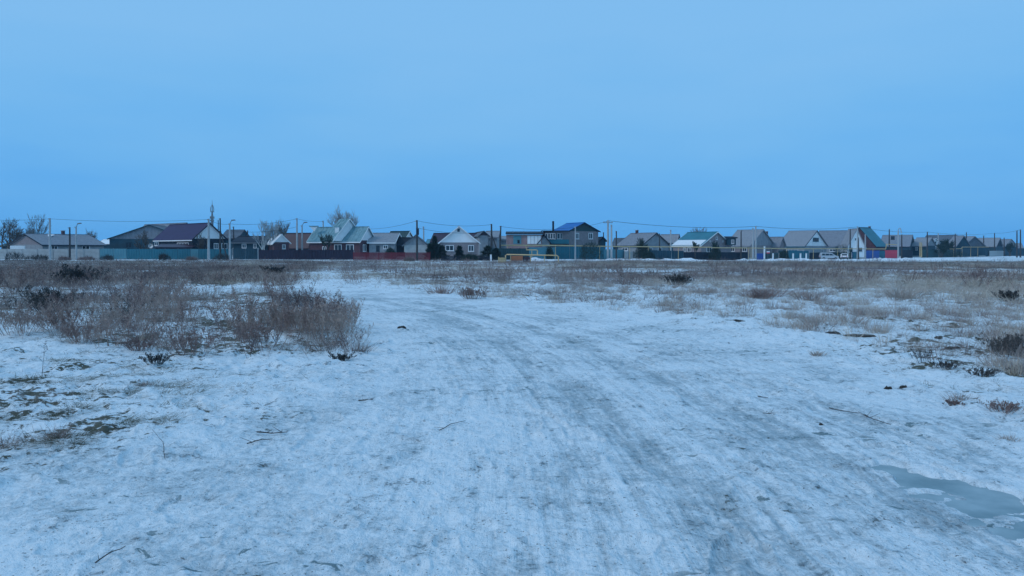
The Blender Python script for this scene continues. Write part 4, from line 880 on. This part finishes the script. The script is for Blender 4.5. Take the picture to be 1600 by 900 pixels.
tree(412, 342, 147, 'leftmost birch with pale trunk behind the dark maroon fence', .75, M_frost, M_birch, 21, 2, tw=.03)
tree(424, 343, 147.5, 'middle birch with pale forked trunk behind the dark maroon fence', .55, M_frost, M_birch, 22, 2, tw=.03)
tree(438, 337, 148, 'rightmost and darkest birch behind the dark maroon fence', .55, M_twig, M_birch, 23, 2, tw=.035)
tree(537, 317, 172, 'tall bushy bare tree rising behind the turquoise roof', .8, M_frost, M_bark, 31, 3, dens=1.25, tw=.045, lowz=.4)
tree(512, 362, 139, 'small leafless tree in the yard before the turquoise-roofed house', .8, M_fir, M_bark, 33, 2)
tree(225, 357, 141.5, 'wide leafless tree before the teal-walled house', 1.1, M_bark, M_bark, 34, 2, tw=.025)
tree(318, 362, 142.5, 'leafless tree before the pale gable of the wine-red-roofed house', .8, M_bark, M_bark, 35, 2, tw=.025)
tree(1004, 370, 160, 'dark leafless tree before the grey slate house', 1.0, M_fir, M_bark, 36, 3, tw=.035)
tree(1092, 354, 215, 'bare tree tops showing above the teal roof', 1.1, M_twig, M_bark, 37, 3, lowz=.5, tw=.04)
tree(1086, 376, 172, 'narrow dark tree before the teal-roofed house', .4, M_fir, M_bark, 38, 1, tw=.06)
tree(1118, 375, 173, 'dark leafless tree before the pale brick gable', .9, M_fir, M_bark, 39, 3, tw=.04)
tree(1480, 372, 275, 'dark tree behind the hedge of the far right row', 1.0, M_fir, M_bark, 42, 4, tw=.08)
tree(1470, 380, 252, 'low dark tree in front of the far right row', 1.3, M_fir, M_bark, 43, 4, tw=.07)
tree(1578, 378, 300, 'dark leafless tree near the right edge', 1.0, M_fir, M_bark, 44, 3, tw=.07)
tree(975, 372, 185, 'dim bare tree behind the dark pole right of the twin poles', .9, M_twig, M_bark, 45, 3, tw=.05)

# ------------------------------------------------------------------ plants: ribbons and stalks
def ribbon(P, D, w, nseg, bend, rng):
    """curved tapering blades: P bases (n,3), D tips offset (n,3)."""
    n = len(P); side = rng.normal(size=(n, 3)); side[:, 2] *= .2; side /= np.linalg.norm(side, axis=1)[:, None]
    V_ = []; t = np.linspace(0, 1, nseg + 1)
    for k, tt in enumerate(t):
        c = P + D * tt + bend * (tt * tt)[..., None] if hasattr(tt, 'shape') and tt.shape else P + D * tt + bend * tt * tt
        ww = w * (1 - .85 * tt) / 2
        if k < nseg: V_ += [c - side * ww[:, None], c + side * ww[:, None]]
        else: V_ += [c]
    nv = 2 * nseg + 1; A = np.stack(V_, 1).reshape(-1, 3); b = np.arange(n) * nv; F_ = []
    for k in range(nseg - 1):
        F_ += [np.stack([b + 2 * k, b + 2 * k + 1, b + 2 * k + 3], 1), np.stack([b + 2 * k, b + 2 * k + 3, b + 2 * k + 2], 1)]
    F_.append(np.stack([b + 2 * nseg - 2, b + 2 * nseg - 1, b + 2 * nseg], 1))
    return A, np.concatenate(F_), nv
def join(parts):
    vs, fs, o = [], [], 0
    for v, f in parts: vs.append(v); fs.append(f + o); o += len(v)
    return np.concatenate(vs), np.concatenate(fs)
def proto_grass(rng, n, h, w, spread, nseg=2, lean=.35):
    P = np.zeros((n, 3)); P[:, :2] = rng.normal(size=(n, 2)) * spread * .35
    D = np.stack([P[:, 0] * 1.2 + rng.normal(size=n) * lean * h, P[:, 1] * 1.2 + rng.normal(size=n) * lean * h, h * rng.uniform(.45, 1.0, n)], 1)
    B = rng.normal(size=(n, 3)) * h * .22; B[:, 2] = -np.abs(B[:, 2]) * .8
    v, f, _ = ribbon(P, D, w * rng.uniform(.6, 1.2, n), nseg, B, rng); return v, f
def proto_weed(rng, ns, h, w, spread, nb=7, nl=3, nseg=2, up=.75):
    """branched stalk weed: ns stems, side shoots and small seed heads."""
    P = np.zeros((ns, 3)); P[:, :2] = rng.normal(size=(ns, 2)) * spread * .25
    D = np.stack([P[:, 0] * 1.6 + rng.normal(size=ns) * .12 * h, P[:, 1] * 1.6 + rng.normal(size=ns) * .12 * h, h * rng.uniform(.55, 1.0, ns)], 1)
    B = rng.normal(size=(ns, 3)) * h * .08; B[:, 2] = -np.abs(B[:, 2])
    parts = [ribbon(P, D, np.full(ns, w), nseg, B, rng)[:2]]
    idx = np.repeat(np.arange(ns), nb); t = rng.uniform(.25, 1, len(idx))
    Q = P[idx] + D[idx] * t[:, None] + B[idx] * (t * t)[:, None]; ln = h * (.34 * (1.15 - t)) + h * .05
    an = rng.uniform(0, 6.28, len(idx)); E = np.stack([np.cos(an) * ln * (1 - up * .5), np.sin(an) * ln * (1 - up * .5), ln * up * rng.uniform(.6, 1.3, len(idx))], 1)
    parts.append(ribbon(Q, E, np.full(len(idx), w * .62), 1, E * 0, rng)[:2])
    i2 = np.repeat(np.arange(len(idx)), nl); t2 = rng.uniform(.3, 1, len(i2)); Q2 = Q[i2] + E[i2] * t2[:, None]
    E2 = rng.normal(size=(len(i2), 3)) * h * .045; E2[:, 2] = np.abs(E2[:, 2])
    parts.append(ribbon(Q2, E2, np.full(len(i2), w * 1.5), 1, E2 * 0, rng)[:2])
    return join(parts)
def scatter(name, protos, X, Y, sc, m, label, rng, tilt=.12, sink=.02, tint=None):
    n = len(X); Z = gz(X, Y) - sink; which = rng.integers(0, len(protos), n); yaw = rng.uniform(0, 6.28, n); tint = rng.uniform(0, 1, n) if tint is None else tint
    tl = rng.normal(size=(n, 2)) * tilt; VV, FF, TT, o = [], [], [], 0
    for k, (pv, pf) in enumerate(protos):
        s = np.nonzero(which == k)[0]
        if not len(s): continue
        c, sn = np.cos(yaw[s])[:, None], np.sin(yaw[s])[:, None]; q = sc[s][:, None]
        x = (pv[None, :, 0] * c - pv[None, :, 1] * sn) * q; y = (pv[None, :, 0] * sn + pv[None, :, 1] * c) * q; z = pv[None, :, 2] * q
        x = x + z * tl[s, 0][:, None]; y = y + z * tl[s, 1][:, None]
        VV.append(np.stack([x + X[s][:, None], y + Y[s][:, None], z + Z[s][:, None]], -1).reshape(-1, 3))
        FF.append((pf[None] + (np.arange(len(s)) * len(pv))[:, None, None]).reshape(-1, 3) + o); o += len(s) * len(pv)
        TT.append((tint[s][:, None] + rng.uniform(-.2, .2, (len(s), len(pv)))).clip(0, 1).ravel())
    me = npmesh(name, np.concatenate(VV), np.concatenate(FF), m, {'tint': np.concatenate(TT)})
    ob = link(name, me); tag(ob, label, 'ground cover', kind='stuff'); print(name, n, 'plants', len(me.polygons), 'tris'); return ob
def candidates(n, r0, r1, rng, power=1.0, amax=41):
    a = np.radians(rng.uniform(-amax, amax, n)); u = rng.uniform(0, 1, n)
    if power == 1: r = np.sqrt(r0 ** 2 + u * (r1 ** 2 - r0 ** 2))
    else: r = r0 * (r1 / r0) ** u
    return r * np.sin(a), r * np.cos(a)
rng = np.random.default_rng(11)
def keep(X, Y, dens): k = rng.uniform(0, 1, len(X)) < dens; return X[k], Y[k]
def roadfree(X, Y): return sst(.1, .9, sdf(ROAD, X, Y))
# --- brown weeds of the left side (and a thin sprinkling elsewhere)
X, Y = candidates(15000, 9.5, 42, rng, power=1.6, amax=40); px, py = project(X, Y)
cl = sst(.50, .56, fbm(X * .62, Y * .30, 4, 61, .6)); d = veg_left(px + 60 * (fbm(X * .6, Y * .6, 2, 77) - .5), py + 70 * (fbm(X * .5, Y * .5, 2, 78) - .5)) * (.035 + .8 * cl) * sst(.32, .5, fbm(X * .16, Y * .2, 2, 68)) * roadfree(X, Y)
X, Y = keep(X, Y, d); r_ = np.hypot(X, Y); hgt = (.22 + .80 * fbm(X * .9, Y * .5, 2, 62)) * rng.uniform(.55, 1.0, len(X)) * np.where(rng.uniform(0, 1, len(X)) > .93, 1.6, 1)
pr = [proto_weed(np.random.default_rng(100 + k), 8, .80, .0115, .32, 8, 3) for k in range(5)] + [proto_weed(np.random.default_rng(150 + k), 3, 1.15, .017, .2, 14, 3, 3, 1.1) for k in range(3)]
ti = np.clip(fbm(X * .9, Y * .9, 3, 63) * 3.2 - 1.1 + rng.normal(size=len(X)) * .2, 0, 1)
scatter('brown_weeds', pr, X, Y, hgt, M_weed, 'tangled brown dry weeds standing through the snow on the left', rng, tint=ti)
X, Y = candidates(9000, 38, 132, rng, power=1.6, amax=38); px, py = project(X, Y)
cl = sst(.42, .6, fbm(X * .16, Y * .22, 3, 64)); d = np.clip(veg_left(px, py) * .8 + veg_band(px, py) * .38, 0, 1) * (.1 + .9 * cl) * roadfree(X, Y) * sst(-1, 3, Dl(800) - 8 - Y + 40 * (px > 900)) * (Y < 118 + 20 * (px > 900))
X, Y = keep(X, Y, d)
pr = [proto_weed(np.random.default_rng(200 + k), 7, .8, .034, .8, 4, 1, 1) for k in range(6)]
scatter('far_weeds', pr, X, Y, rng.uniform(.5, 1.05, len(X)), M_weed, 'brown dry weeds in the belt of field below the village', rng, tint=rng.uniform(-.2, .8, len(X)))
# --- straw grass belt
X, Y = candidates(46000, 26, 128, rng, power=1.6, amax=39); px, py = project(X, Y)
cl = sst(.36, .56, fbm(X * .25, Y * .25, 4, 65, .62)); d = np.clip(veg_band(px, py) * .75 + veg_left(px, py) * .25 + veg_right(px, py) * .10, 0, 1) * (.10 + .9 * cl) * roadfree(X, Y) * (Y < 116 + 24 * (px > 900))
X, Y = keep(X, Y, d); print('belt', len(X))
pr = [proto_grass(np.random.default_rng(300 + k), 18, .46, .019, .7, 1, .22) for k in range(8)]
scatter('straw_grass', pr, X, Y, rng.uniform(.35, 1.25, len(X)) * (.55 + .9 * fbm(X * .3, Y * .12, 2, 81)), M_grass, 'belt of dry straw-coloured grass across the field below the village', rng, tint=np.clip(fbm(X * .22, Y * .1, 3, 82) * 2.6 - .8 + rng.normal(size=len(X)) * .18, 0, 1))
# --- nearer tussocks on both sides
X, Y = candidates(30000, 9, 60, rng, power=1.6, amax=40); px, py = project(X, Y)
cl = sst(.54, .62, fbm(X * 1.3, Y * .7, 3, 66)) ; d = np.clip(veg_left(px, py) * .25 + veg_right(px, py) * .75, 0, 1) * (.12 + .88 * cl) * roadfree(X, Y)
X, Y = keep(X, Y, d)
pr = [proto_grass(np.random.default_rng(400 + k), 38, .38, .0085, .26, 2, .25) for k in range(8)]
scatter('grass_tussocks', pr, X, Y, rng.uniform(.4, 1.15, len(X)), M_grass, 'loose dry grass tussocks in the snow beside the track', rng)
# --- low litter: short grass around thawed patches
X, Y = candidates(60000, 5, 26, rng, power=1.6, amax=41); px, py = project(X, Y)
bl = np.exp(-(((px - 110) / 190) ** 2 + ((py - 655) / 60) ** 2)) + .5 * np.exp(-(((px - 30) / 260) ** 2 + ((py - 585) / 40) ** 2)) + .45 * np.exp(-(((px - 1540) / 120) ** 2 + ((py - 615) / 70) ** 2)) + .25 * np.exp(-(((px - 1420) / 240) ** 2 + ((py - 545) / 35) ** 2)) + .35 * veg_left(px, py)
cl = sst(.56, .64, fbm(X * 3.2, Y * 2.6, 3, 67)); d = bl * (.03 + .60 * cl) * roadfree(X, Y); X, Y = keep(X, Y, d)
pr = [proto_grass(np.random.default_rng(500 + k), 30, .05, .005, .22, 1, .9) for k in range(8)]
scatter('low_turf', pr, X, Y, rng.uniform(.5, 1.3, len(X)), M_moss, 'low dark turf and grass litter in thawed patches of snow', rng, sink=.005)
# thin single stems poking through the snow
X, Y = candidates(3200, 5.5, 30, rng, power=1.6, amax=40); px, py = project(X, Y)
d = (.10 + .9 * (veg_left(px, py) + veg_right(px, py)).clip(0, 1)) * (roadfree(X, Y) * .85 + .0) ; d = np.where(py > 560, d * (.9 * (px < 620) + .6 * (px > 1150)), d); X, Y = keep(X, Y, d)
pr = [proto_weed(np.random.default_rng(600 + k), 1, .34, .0045, .1, 3, 1) for k in range(6)]
scatter('thin_stems', pr, X, Y, rng.uniform(.35, 1.2, len(X)), M_weed, 'single thin dry stems poking through the snow', rng, tilt=.3)

# --- plants one can single out
def plant(name, label, px, py, hpx, kind, m, seed, cat='weed', group='dry plants standing out of the field', wscale=1.0, n=None):
    p = ground_hit(px, py); z = float(gz(p.x, p.y)); h = hpx * p.y / FP; R = np.random.default_rng(seed); wd = max(.005, p.y * .0007)
    if kind == 'grass': v, f = proto_grass(R, n or 150, h, wd, h * .9 * wscale, 2, .3)
    elif kind == 'fan': v, f = proto_grass(R, n or 420, h, wd, h * 1.1 * wscale, 2, .45)
    elif kind == 'shrub': dk = m is M_dweed and p.y > 17; v, f = proto_weed(R, n or (54 if dk else 36), h, wd * (1.7 if dk else 1.3), h * (.95 if dk else 1.1) * wscale, 12, 4, up=1.05)
    elif kind == 'stalk': v, f = proto_weed(R, 1, h, wd * 1.2, .02, 10, 2)
    else: v, f = proto_weed(R, n or 14, h, wd, h * .8 * wscale, 10, 3)
    t = np.clip(R.uniform(0, 1) * .5 + .25 + R.uniform(-.25, .25, len(v)), 0, 1)
    o = link(name, npmesh(name, v, f, m, {'tint': t}), None, (p.x, p.y, z - .02)); tag(o, label, cat, group); return o
PL = [
 ('dry_bush', 'round fan-shaped grey bush in the snow, largest right of the bend', 1190, 467, 27, 'fan', M_weed), ('dark_bush', 'dark compact bush in the grass belt, up and left of the fan-shaped bush', 1058, 444, 18, 'shrub', M_dweed),
 ('dark_weed', 'tall dark feathery weed in the brown mass at the left', 78, 492, 42, 'shrub', M_dweed), ('dark_weed', 'dark spiky weed below the wooden pole at the left', 116, 446, 32, 'shrub', M_dweed),
 ('brown_bush', 'low brown bush at the lower edge of the left weed mass', 130, 538, 34, 'shrub', M_weed), ('tall_weed', 'tall brown stalky weed near the middle of the left mass', 295, 505, 80, 'weed', M_weed),
 ('tall_weed', 'dark narrow upright weed left of the middle of the left mass', 193, 512, 52, 'weed', M_dweed), ('brown_bush', 'wide brown bush at the right front of the weed mass', 415, 545, 52, 'shrub', M_weed),
 ('brown_bush', 'brown bush behind the wide one, right front of the weed mass', 385, 518, 60, 'shrub', M_weed), ('brown_bush', 'brown feathery bush in the front centre of the weed mass', 300, 556, 48, 'shrub', M_weed),
 ('tall_grass', 'tall pale grass clump at the right tip of the weed mass', 515, 542, 48, 'grass', M_grass), ('grass_tuft', 'low straw tuft at the very corner where weeds meet the track', 560, 550, 26, 'grass', M_grass),
 ('small_shrub', 'small dark shrub just left of the corner tuft', 532, 560, 16, 'shrub', M_dweed), ('grass_tuft', 'small dark tuft in front of the weed mass, left of centre', 220, 550, 24, 'shrub', M_weed),
 ('small_shrub', 'tiny dark shrub standing alone before the left weeds', 244, 577, 18, 'shrub', M_dweed), ('single_stalk', 'tall lone dark stalk in the snow at the left', 66, 596, 60, 'stalk', M_dweed),
 ('grass_tuft', 'flattened tan tuft in the snow at lower left', 224, 611, 14, 'grass', M_grass), ('grass_clump', 'large straw clump behind the black soil patch', 1288, 514, 50, 'grass', M_grass),
 ('grass_clump', 'straw clump right above the black soil patch', 1330, 510, 34, 'grass', M_grass), ('dark_bush', 'dark shrub at the right edge of the photo', 1574, 557, 34, 'shrub', M_dweed),
 ('dark_bush', 'smaller dark shrub touching the one at the right edge', 1592, 548, 26, 'shrub', M_dweed), ('forked_weed', 'small forked dark weed in open snow right of the soil patch', 1442, 566, 28, 'weed', M_dweed),
 ('leafy_weed', 'small dark curled weed, second right of the forked one', 1535, 582, 18, 'shrub', M_dweed), ('leafy_weed', 'small dark curled weed just right of the forked one', 1476, 572, 14, 'shrub', M_dweed),
 ('grass_tuft', 'pale fan tuft in open snow at the right', 1497, 620, 20, 'grass', M_grass), ('grass_tuft', 'dark twiggy tuft at the right edge below the fan tuft', 1568, 640, 22, 'shrub', M_weed),
 ('grass_tuft', 'small tuft left of the dark twiggy one at the right', 1490, 632, 12, 'shrub', M_weed), ('grass_tuft', 'lone little straw tuft left of the forked weed', 1277, 558, 12, 'grass', M_grass),
 ('grass_tuft', 'sparse tuft near the right edge above the frozen puddle', 1575, 684, 16, 'grass', M_grass), ('grass_tuft', 'brown tuft in the snow belt just right of the bend', 690, 458, 26, 'grass', M_weed),
 ('grass_tuft', 'low brown tuft right of the one at the bend', 738, 466, 20, 'shrub', M_weed), ('dry_bush', 'bushy brown clump among the tussocks at right, left of the pale one', 1270, 470, 30, 'grass', M_weed),
 ('dry_bush', 'pale bushy clump in the right grass belt', 1405, 468, 36, 'fan', M_grass), ('dry_bush', 'dark clump far right above the tussocks', 1575, 474, 18, 'shrub', M_dweed),
 ('tall_weed', 'slender tall weed leaning at the right above the dark shrub', 1552, 548, 62, 'stalk', M_weed), ('tall_weed', 'brown upright weed at far left of the mass', 30, 528, 52, 'shrub', M_weed),
 ('tall_weed', 'grey upright weed at the left edge behind the mass', 22, 455, 34, 'shrub', M_weed), ('tall_weed', 'thin tall weed reaching highest above the left mass', 430, 470, 48, 'weed', M_weed),
 ('brown_bush', 'brown bush on the left mass below the dark feathery weed', 100, 520, 40, 'shrub', M_weed), ('brown_bush', 'brown bush between the narrow dark weed and the tall stalky one', 250, 478, 44, 'shrub', M_weed),
 ('brown_bush', 'rusty bush behind the wide one near the track', 470, 520, 44, 'shrub', M_weed), ('grass_tuft', 'brown grass on the thawed turf at lower left', 88, 690, 34, 'grass', M_weed),
 ('grass_tuft', 'grass at the very left edge beside the thawed turf', 6, 700, 40, 'grass', M_weed), ('small_shrub', 'small dark tuft on the snow belt left of the bend', 430, 430, 16, 'shrub', M_dweed),
]
for i, (nm, lab, px, py, hp, kd, m) in enumerate(PL): plant(nm, lab, px, py, hp, kd, m, 900 + i, cat='bush' if 'bush' in nm or 'shrub' in nm else ('grass' if 'grass' in nm else 'weed'))
# dark bushes along the fences
FB = [(22, 392, 'M', 24, 'dark round bush at the pale concrete fence'), (60, 397, 'M', 26, 'dark low bush between the garage and the tall concrete pole'), (100, 398, 'W', 14, 'brown bush at the foot of the wooden pole'), (135, 398, 'W', 20, 'brown bush right of the left lamp post'),
      (168, 398, 'M', 16, 'dark bush where concrete and blue-grey fences meet'), (256, 395, 'M', 14, 'dark bush at the middle of the teal fence'), (300, 399, 'W', 12, 'low bush at the paler teal gate'), (347, 392, 'D', 18, 'black bush at the foot of the braced pole'), (640, 400, 'W', 12, 'low bush before the red fence by the bulged pole')]
def blob_bush(px, yt, D_, wpx, lab, seed, m, n=1500, cat='bush', group='bushes along the fences'):
    b = at(px, 400, D_); z0 = g0(b.x, b.y); h = at(px, yt, D_).z - z0; w = wpx * D_ / FP * .5; R = np.random.default_rng(seed)
    an = R.uniform(0, 6.28, n); rr = np.sqrt(R.uniform(0, 1, n)) * (1 + .25 * np.sin(an * 3 + R.uniform(0, 6))); top = np.sqrt(np.clip(1 - (rr * .8) ** 2, .05, 1)) * (.75 + .35 * fbm(rr * np.cos(an) * 3 + seed, rr * np.sin(an) * 3, 2, seed))
    P = np.stack([rr * np.cos(an) * w, rr * np.sin(an) * w * .7, R.uniform(0, 1, n) ** .8 * top * h * .85], 1)
    E = np.stack([np.cos(an) * .1 * rr, np.sin(an) * .1 * rr, R.uniform(.1, .5, n)], 1) + R.normal(size=(n, 3)) * .14
    v, f, _ = ribbon(P, E, np.full(n, .06), 1, E * 0, R); o = link('fence_bush', npmesh('fence_bush', v, f, m, {'tint': R.uniform(0, .7, len(v))}), None, (b.x, b.y, z0 - .03)); tag(o, lab, cat, group); return o
for i, (px, yt, k, w, lab) in enumerate(FB):
    blob_bush(px, yt + (3 if k != 'M' else 0), 124 if px < 500 else 114, w * 1.25, lab, 1500 + i, M_dweed if k != 'W' else M_weed, 620)
for i, (px, yt, w, D_, lab) in enumerate([(922, 372, 34, 146.5, 'wide dark bush against the right wall of the blue-roofed house'), (1006, 377, 26, 160, 'dark bush before the grey slate house, under the pipe'), (1316, 377, 28, 204, 'dark shrub mass below the long slate roof'), (1118, 378, 18, 173, 'dark bush before the pale brick gable'),
      (1480, 388, 60, 258, 'long dark hedge in the far right row'), (857, 381, 14, 146, 'dark bush left of the teal double gate'), (1012, 390, 20, 158, 'dark bush in front of the dark teal fence'), (1224, 388, 14, 186, 'dark green bush by the white posts'), (735, 397, 24, 122, 'low bush before the white-gabled house'), (1040, 376, 16, 178, 'dark bush between the grey gable and the teal roof'), (545, 386, 12, 141, 'dark bush between windows of the turquoise-roofed house') if False else (610, 384, 16, 142, 'dark shrub before the pale annex')]):
    blob_bush(px, yt, D_, w, lab, 1600 + i, M_fir, 2200, group='dark yard shrubs')

# yard evergreens beside the white gable
def conifer(px, yt, D, w, label, seed, base=400):
    b = at(px, base, D); b.z = g0(b.x, b.y); H = at(px, yt, D).z - b.z; root = empty('yard_evergreen', b, label, 'tree', 'dark yard evergreens'); R = np.random.default_rng(seed)
    MB().tube([b, b + Vector((0, 0, H * .9))], [.12, .03], 6).build('trunk', M_bark, root)
    n = 2600; t = R.uniform(0.03, 1, n) ** 1.1; rad = w * (1 - t) ** .7 * np.sqrt(R.uniform(.1, 1, n)) * (1 + .35 * np.sin(t * 23 + R.uniform(0, 1))); an = R.uniform(0, 6.28, n)
    P = np.stack([rad * np.cos(an), rad * np.sin(an), t * H * .96], 1); E = np.stack([np.cos(an) * .28, np.sin(an) * .28, R.uniform(-.1, .3, n)], 1) * R.uniform(.5, 1.2, n)[:, None]
    v, f, _ = ribbon(P, E, np.full(n, .16), 1, E * 0, R); link('crown', npmesh('crown', v, f, M_fir), root)
conifer(679, 368, 127, 1.1, 'pointed dark evergreen left of the white gable', 51); conifer(672, 380, 126, 1.0, 'lower dark evergreen between garage and white gable', 52); conifer(690, 383, 126, 1.2, 'round dark evergreen below the left slope of the white gable', 53)
conifer(718, 384, 126.5, .9, 'dark shrub between the two front windows of the white-gabled house', 54); conifer(762, 384, 126, 1.6, 'dark bushy evergreen right of the white-gabled house', 55); conifer(775, 388, 127, 1.2, 'dark evergreen behind the wooden poles', 56)

# ------------------------------------------------------------------ snow banks, soil, debris
def lumps(name, label, xs, D0s, D1s, hmax, m, seed, kind='structure', step=.45):
    """long low heap along the village street; xs photo columns, D0s near edge, D1s far edge"""
    n = 220; t = np.linspace(0, 1, n); px = np.interp(t, np.linspace(0, 1, len(xs)), xs); d0 = np.interp(px, xs, D0s); d1 = np.interp(px, xs, D1s); K = 9; V_ = []
    for i in range(n):
        for k in range(K):
            s = k / (K - 1); D = d0[i] + (d1[i] - d0[i]) * s; x = tx(px[i]) * D; hh = math.sin(math.pi * s) ** .7
            nz = float(fbm(np.array([x * .45]), np.array([D * .45]), 3, seed)[0]); nz2 = float(fbm(np.array([x * .1]), np.array([D * .05]), 2, seed + 9)[0])
            V_.append((x, D, g0(x, D) - .06 + hh * hmax * max(0, nz * 1.9 - .55) * max(.05, nz2 * 3.4 - 1.25)))
    F_ = [(i * K + k, (i + 1) * K + k, (i + 1) * K + k + 1, i * K + k + 1) for i in range(n - 1) for k in range(K - 1)]
    o = link(name, npmesh(name, np.array(V_), np.array(F_), m, smooth=True)); o['kind'] = kind; return o
lumps('snow_bank', '', [828, 950, 1100, 1290, 1420, 1500, 1575], [118, 128, 140, 160, 180, 200, 225], [134, 144, 160, 184, 210, 245, 285], .6, M_snowm, 91)
lumps('ploughed_snow', '', [350, 380, 420], [124, 124, 124], [132, 132, 132], .4, M_snowm, 93)
sp = ground_hit(1335, 527); R = np.random.default_rng(71)
def clod(name, label, px, py, wx, wy, hz, m, seed, cat, group=None, jag=.35):
    p = ground_hit(px, py); z = float(gz(p.x, p.y)); mb = MB(); n, k = 26, 6; R = np.random.default_rng(seed); ph = R.uniform(0, 6.28, 5)
    for j in range(k):
        s = j / (k - 1)
        for i in range(n):
            a = 2 * math.pi * i / n; rr = (math.cos(s * 1.5) ** .8 + .01) * (1 + jag * (math.sin(2 * a + ph[0]) * .5 + math.sin(5 * a + ph[1]) * .3 + math.sin(9 * a + ph[2] + s * 2) * .25)); mb.v.append((p.x + wx * rr * math.cos(a), p.y + wy * rr * math.sin(a), z - .05 + (hz + .05) * math.sin(s * 1.5) * (1 + R.normal() * (.10 if s < .9 else .0) + (.3 * math.sin(2 * a + ph[3]) * (1 - s)))))
    for j in range(k - 1):
        for i in range(n): mb.f.append((j * n + i, j * n + (i + 1) % n, (j + 1) * n + (i + 1) % n, (j + 1) * n + i))
    mb.f.append(tuple((k - 1) * n + i for i in range(n))); o = mb.build(name, m); tag(o, label, cat, group); return o
clod('soil_heap', 'wide black bare soil heap in the snow, right of the track', 1345, 527, .46, .18, .04, M_soil, 1, 'soil heap', 'clods of black soil')
clod('soil_heap', 'small black soil lump joined to the left of the wide heap', 1300, 525, .16, .14, .05, M_soil, 2, 'soil heap', 'clods of black soil')
clod('soil_clod', 'flat dark clod right of the wide black heap', 1488, 543, .17, .10, .03, M_soil, 3, 'clod', 'clods of black soil')
clod('soil_clod', 'flat dark clod above the forked weed', 1466, 530, .10, .12, .03, M_soil, 4, 'clod', 'clods of black soil')
clod('soil_clod', 'left one of the two small dark clods below the wide heap', 1388, 602, .07, .04, .03, M_soil, 5, 'clod', 'clods of black soil')
clod('soil_clod', 'right one of the two small dark clods below the wide heap', 1412, 602, .05, .035, .028, M_soil, 6, 'clod', 'clods of black soil')
clod('soil_clod', 'tiny dark clod below the small fan tuft, near the right edge', 1525, 629, .05, .05, .03, M_soil, 7, 'clod', 'clods of black soil')
clod('soil_clod', 'dark clod on the track, left of the frozen puddle', 1283, 660, .032, .022, .022, M_soil, 8, 'clod', 'clods of black soil', .2)
clod('soil_clod', 'dark clod at the edge of the weeds nearest the bend', 628, 511, .12, .10, .03, M_soil, 9, 'clod', 'clods of black soil')
clod('soil_clod', 'long flat dark clod right of the bend, far side of the track', 1142, 504, .35, .10, .03, M_soil, 10, 'clod', 'clods of black soil')
def twig(label, pts, r=.006, lift=.012, forks=0, seed=0):
    P = []
    for i, q in enumerate(pts):
        g = ground_hit(q[0], q[1]); dz = q[2] if len(q) > 2 else 0; P.append(Vector((g.x, g.y, float(gz(g.x, g.y)) + lift + dz)))
    Q = []
    for a, b in zip(P, P[1:]):
        for t in (0, .33, .66): Q.append(a.lerp(b, t) + Vector((random.gauss(0, .006), random.gauss(0, .006), 0)))
    Q.append(P[-1]); r *= .75; mb = MB().tube(Q, [r * (1 - .6 * i / len(Q)) for i in range(len(Q))], 5)
    rr = random.Random(seed)
    for k in range(forks):
        q = Q[rr.randrange(1, len(Q) - 1)]; mb.tube([q, q + Vector((rr.uniform(-.12, .12), rr.uniform(-.1, .1), rr.uniform(.01, .06)))], [r * .5, r * .2], 4)
    o = mb.build('fallen_twig', M_wood); tag(o, label, 'twig', 'twigs lying on the snow'); return o
twig('slanting dark twig in the snow at the bottom left', [(150, 872), (170, 862), (196, 849)], .006, .02, 2, 1)
twig('long thin twig on the trodden snow at centre', [(687, 671), (705, 662), (727, 656)], .006, .015, 1, 2)
twig('long thin twig lying on the right side of the track', [(1297, 631), (1320, 636), (1343, 641)], .008, .015, 0, 3)
twig('curved twig with buds right of the long thin one', [(1350, 645), (1365, 653), (1392, 661)], .008, .015, 5, 4)
twig('short twig with a raised fork on the track', [(1192, 640), (1212, 640)], .006, .015, 3, 5)
twig('straight short twig upper right on the track', [(1183, 614), (1200, 619)], .009, .015, 0, 6)
twig('budded twig in the litter patch left of centre', [(400, 672), (425, 674), (449, 671)], .010, .02, 8, 7)
twig('lower pale twig in the litter patch left of centre', [(388, 688), (408, 685), (426, 683)], .008, .015, 2, 8)
twig('thin bent stem rising from the snow below the litter patch', [(258, 716), (254, 700, .03), (238, 684, .02)], .004, .02, 0, 9)
twig('thin dark twig low in the snow left of the long centre twig', [(560, 622), (583, 622)], .010, .012, 2, 10)

# ------------------------------------------------------------------ haze
hz = bpy.data.materials.new('haze_air'); hz.use_nodes = True; nt = hz.node_tree; nt.nodes.clear()
ho = nt.nodes.new('ShaderNodeOutputMaterial'); pv = nt.nodes.new('ShaderNodeVolumePrincipled'); nt.links.new(pv.outputs[0], ho.inputs['Volume'])
pv.inputs['Color'].default_value = (.42, .74, 1, 1); pv.inputs['Density'].default_value = .0003; pv.inputs['Anisotropy'].default_value = .2
o = MB().pbox((-420, -60, -2), (840, 0, 0), (0, 560, 0), (0, 0, 16)).build('haze', hz); o['kind'] = 'stuff'
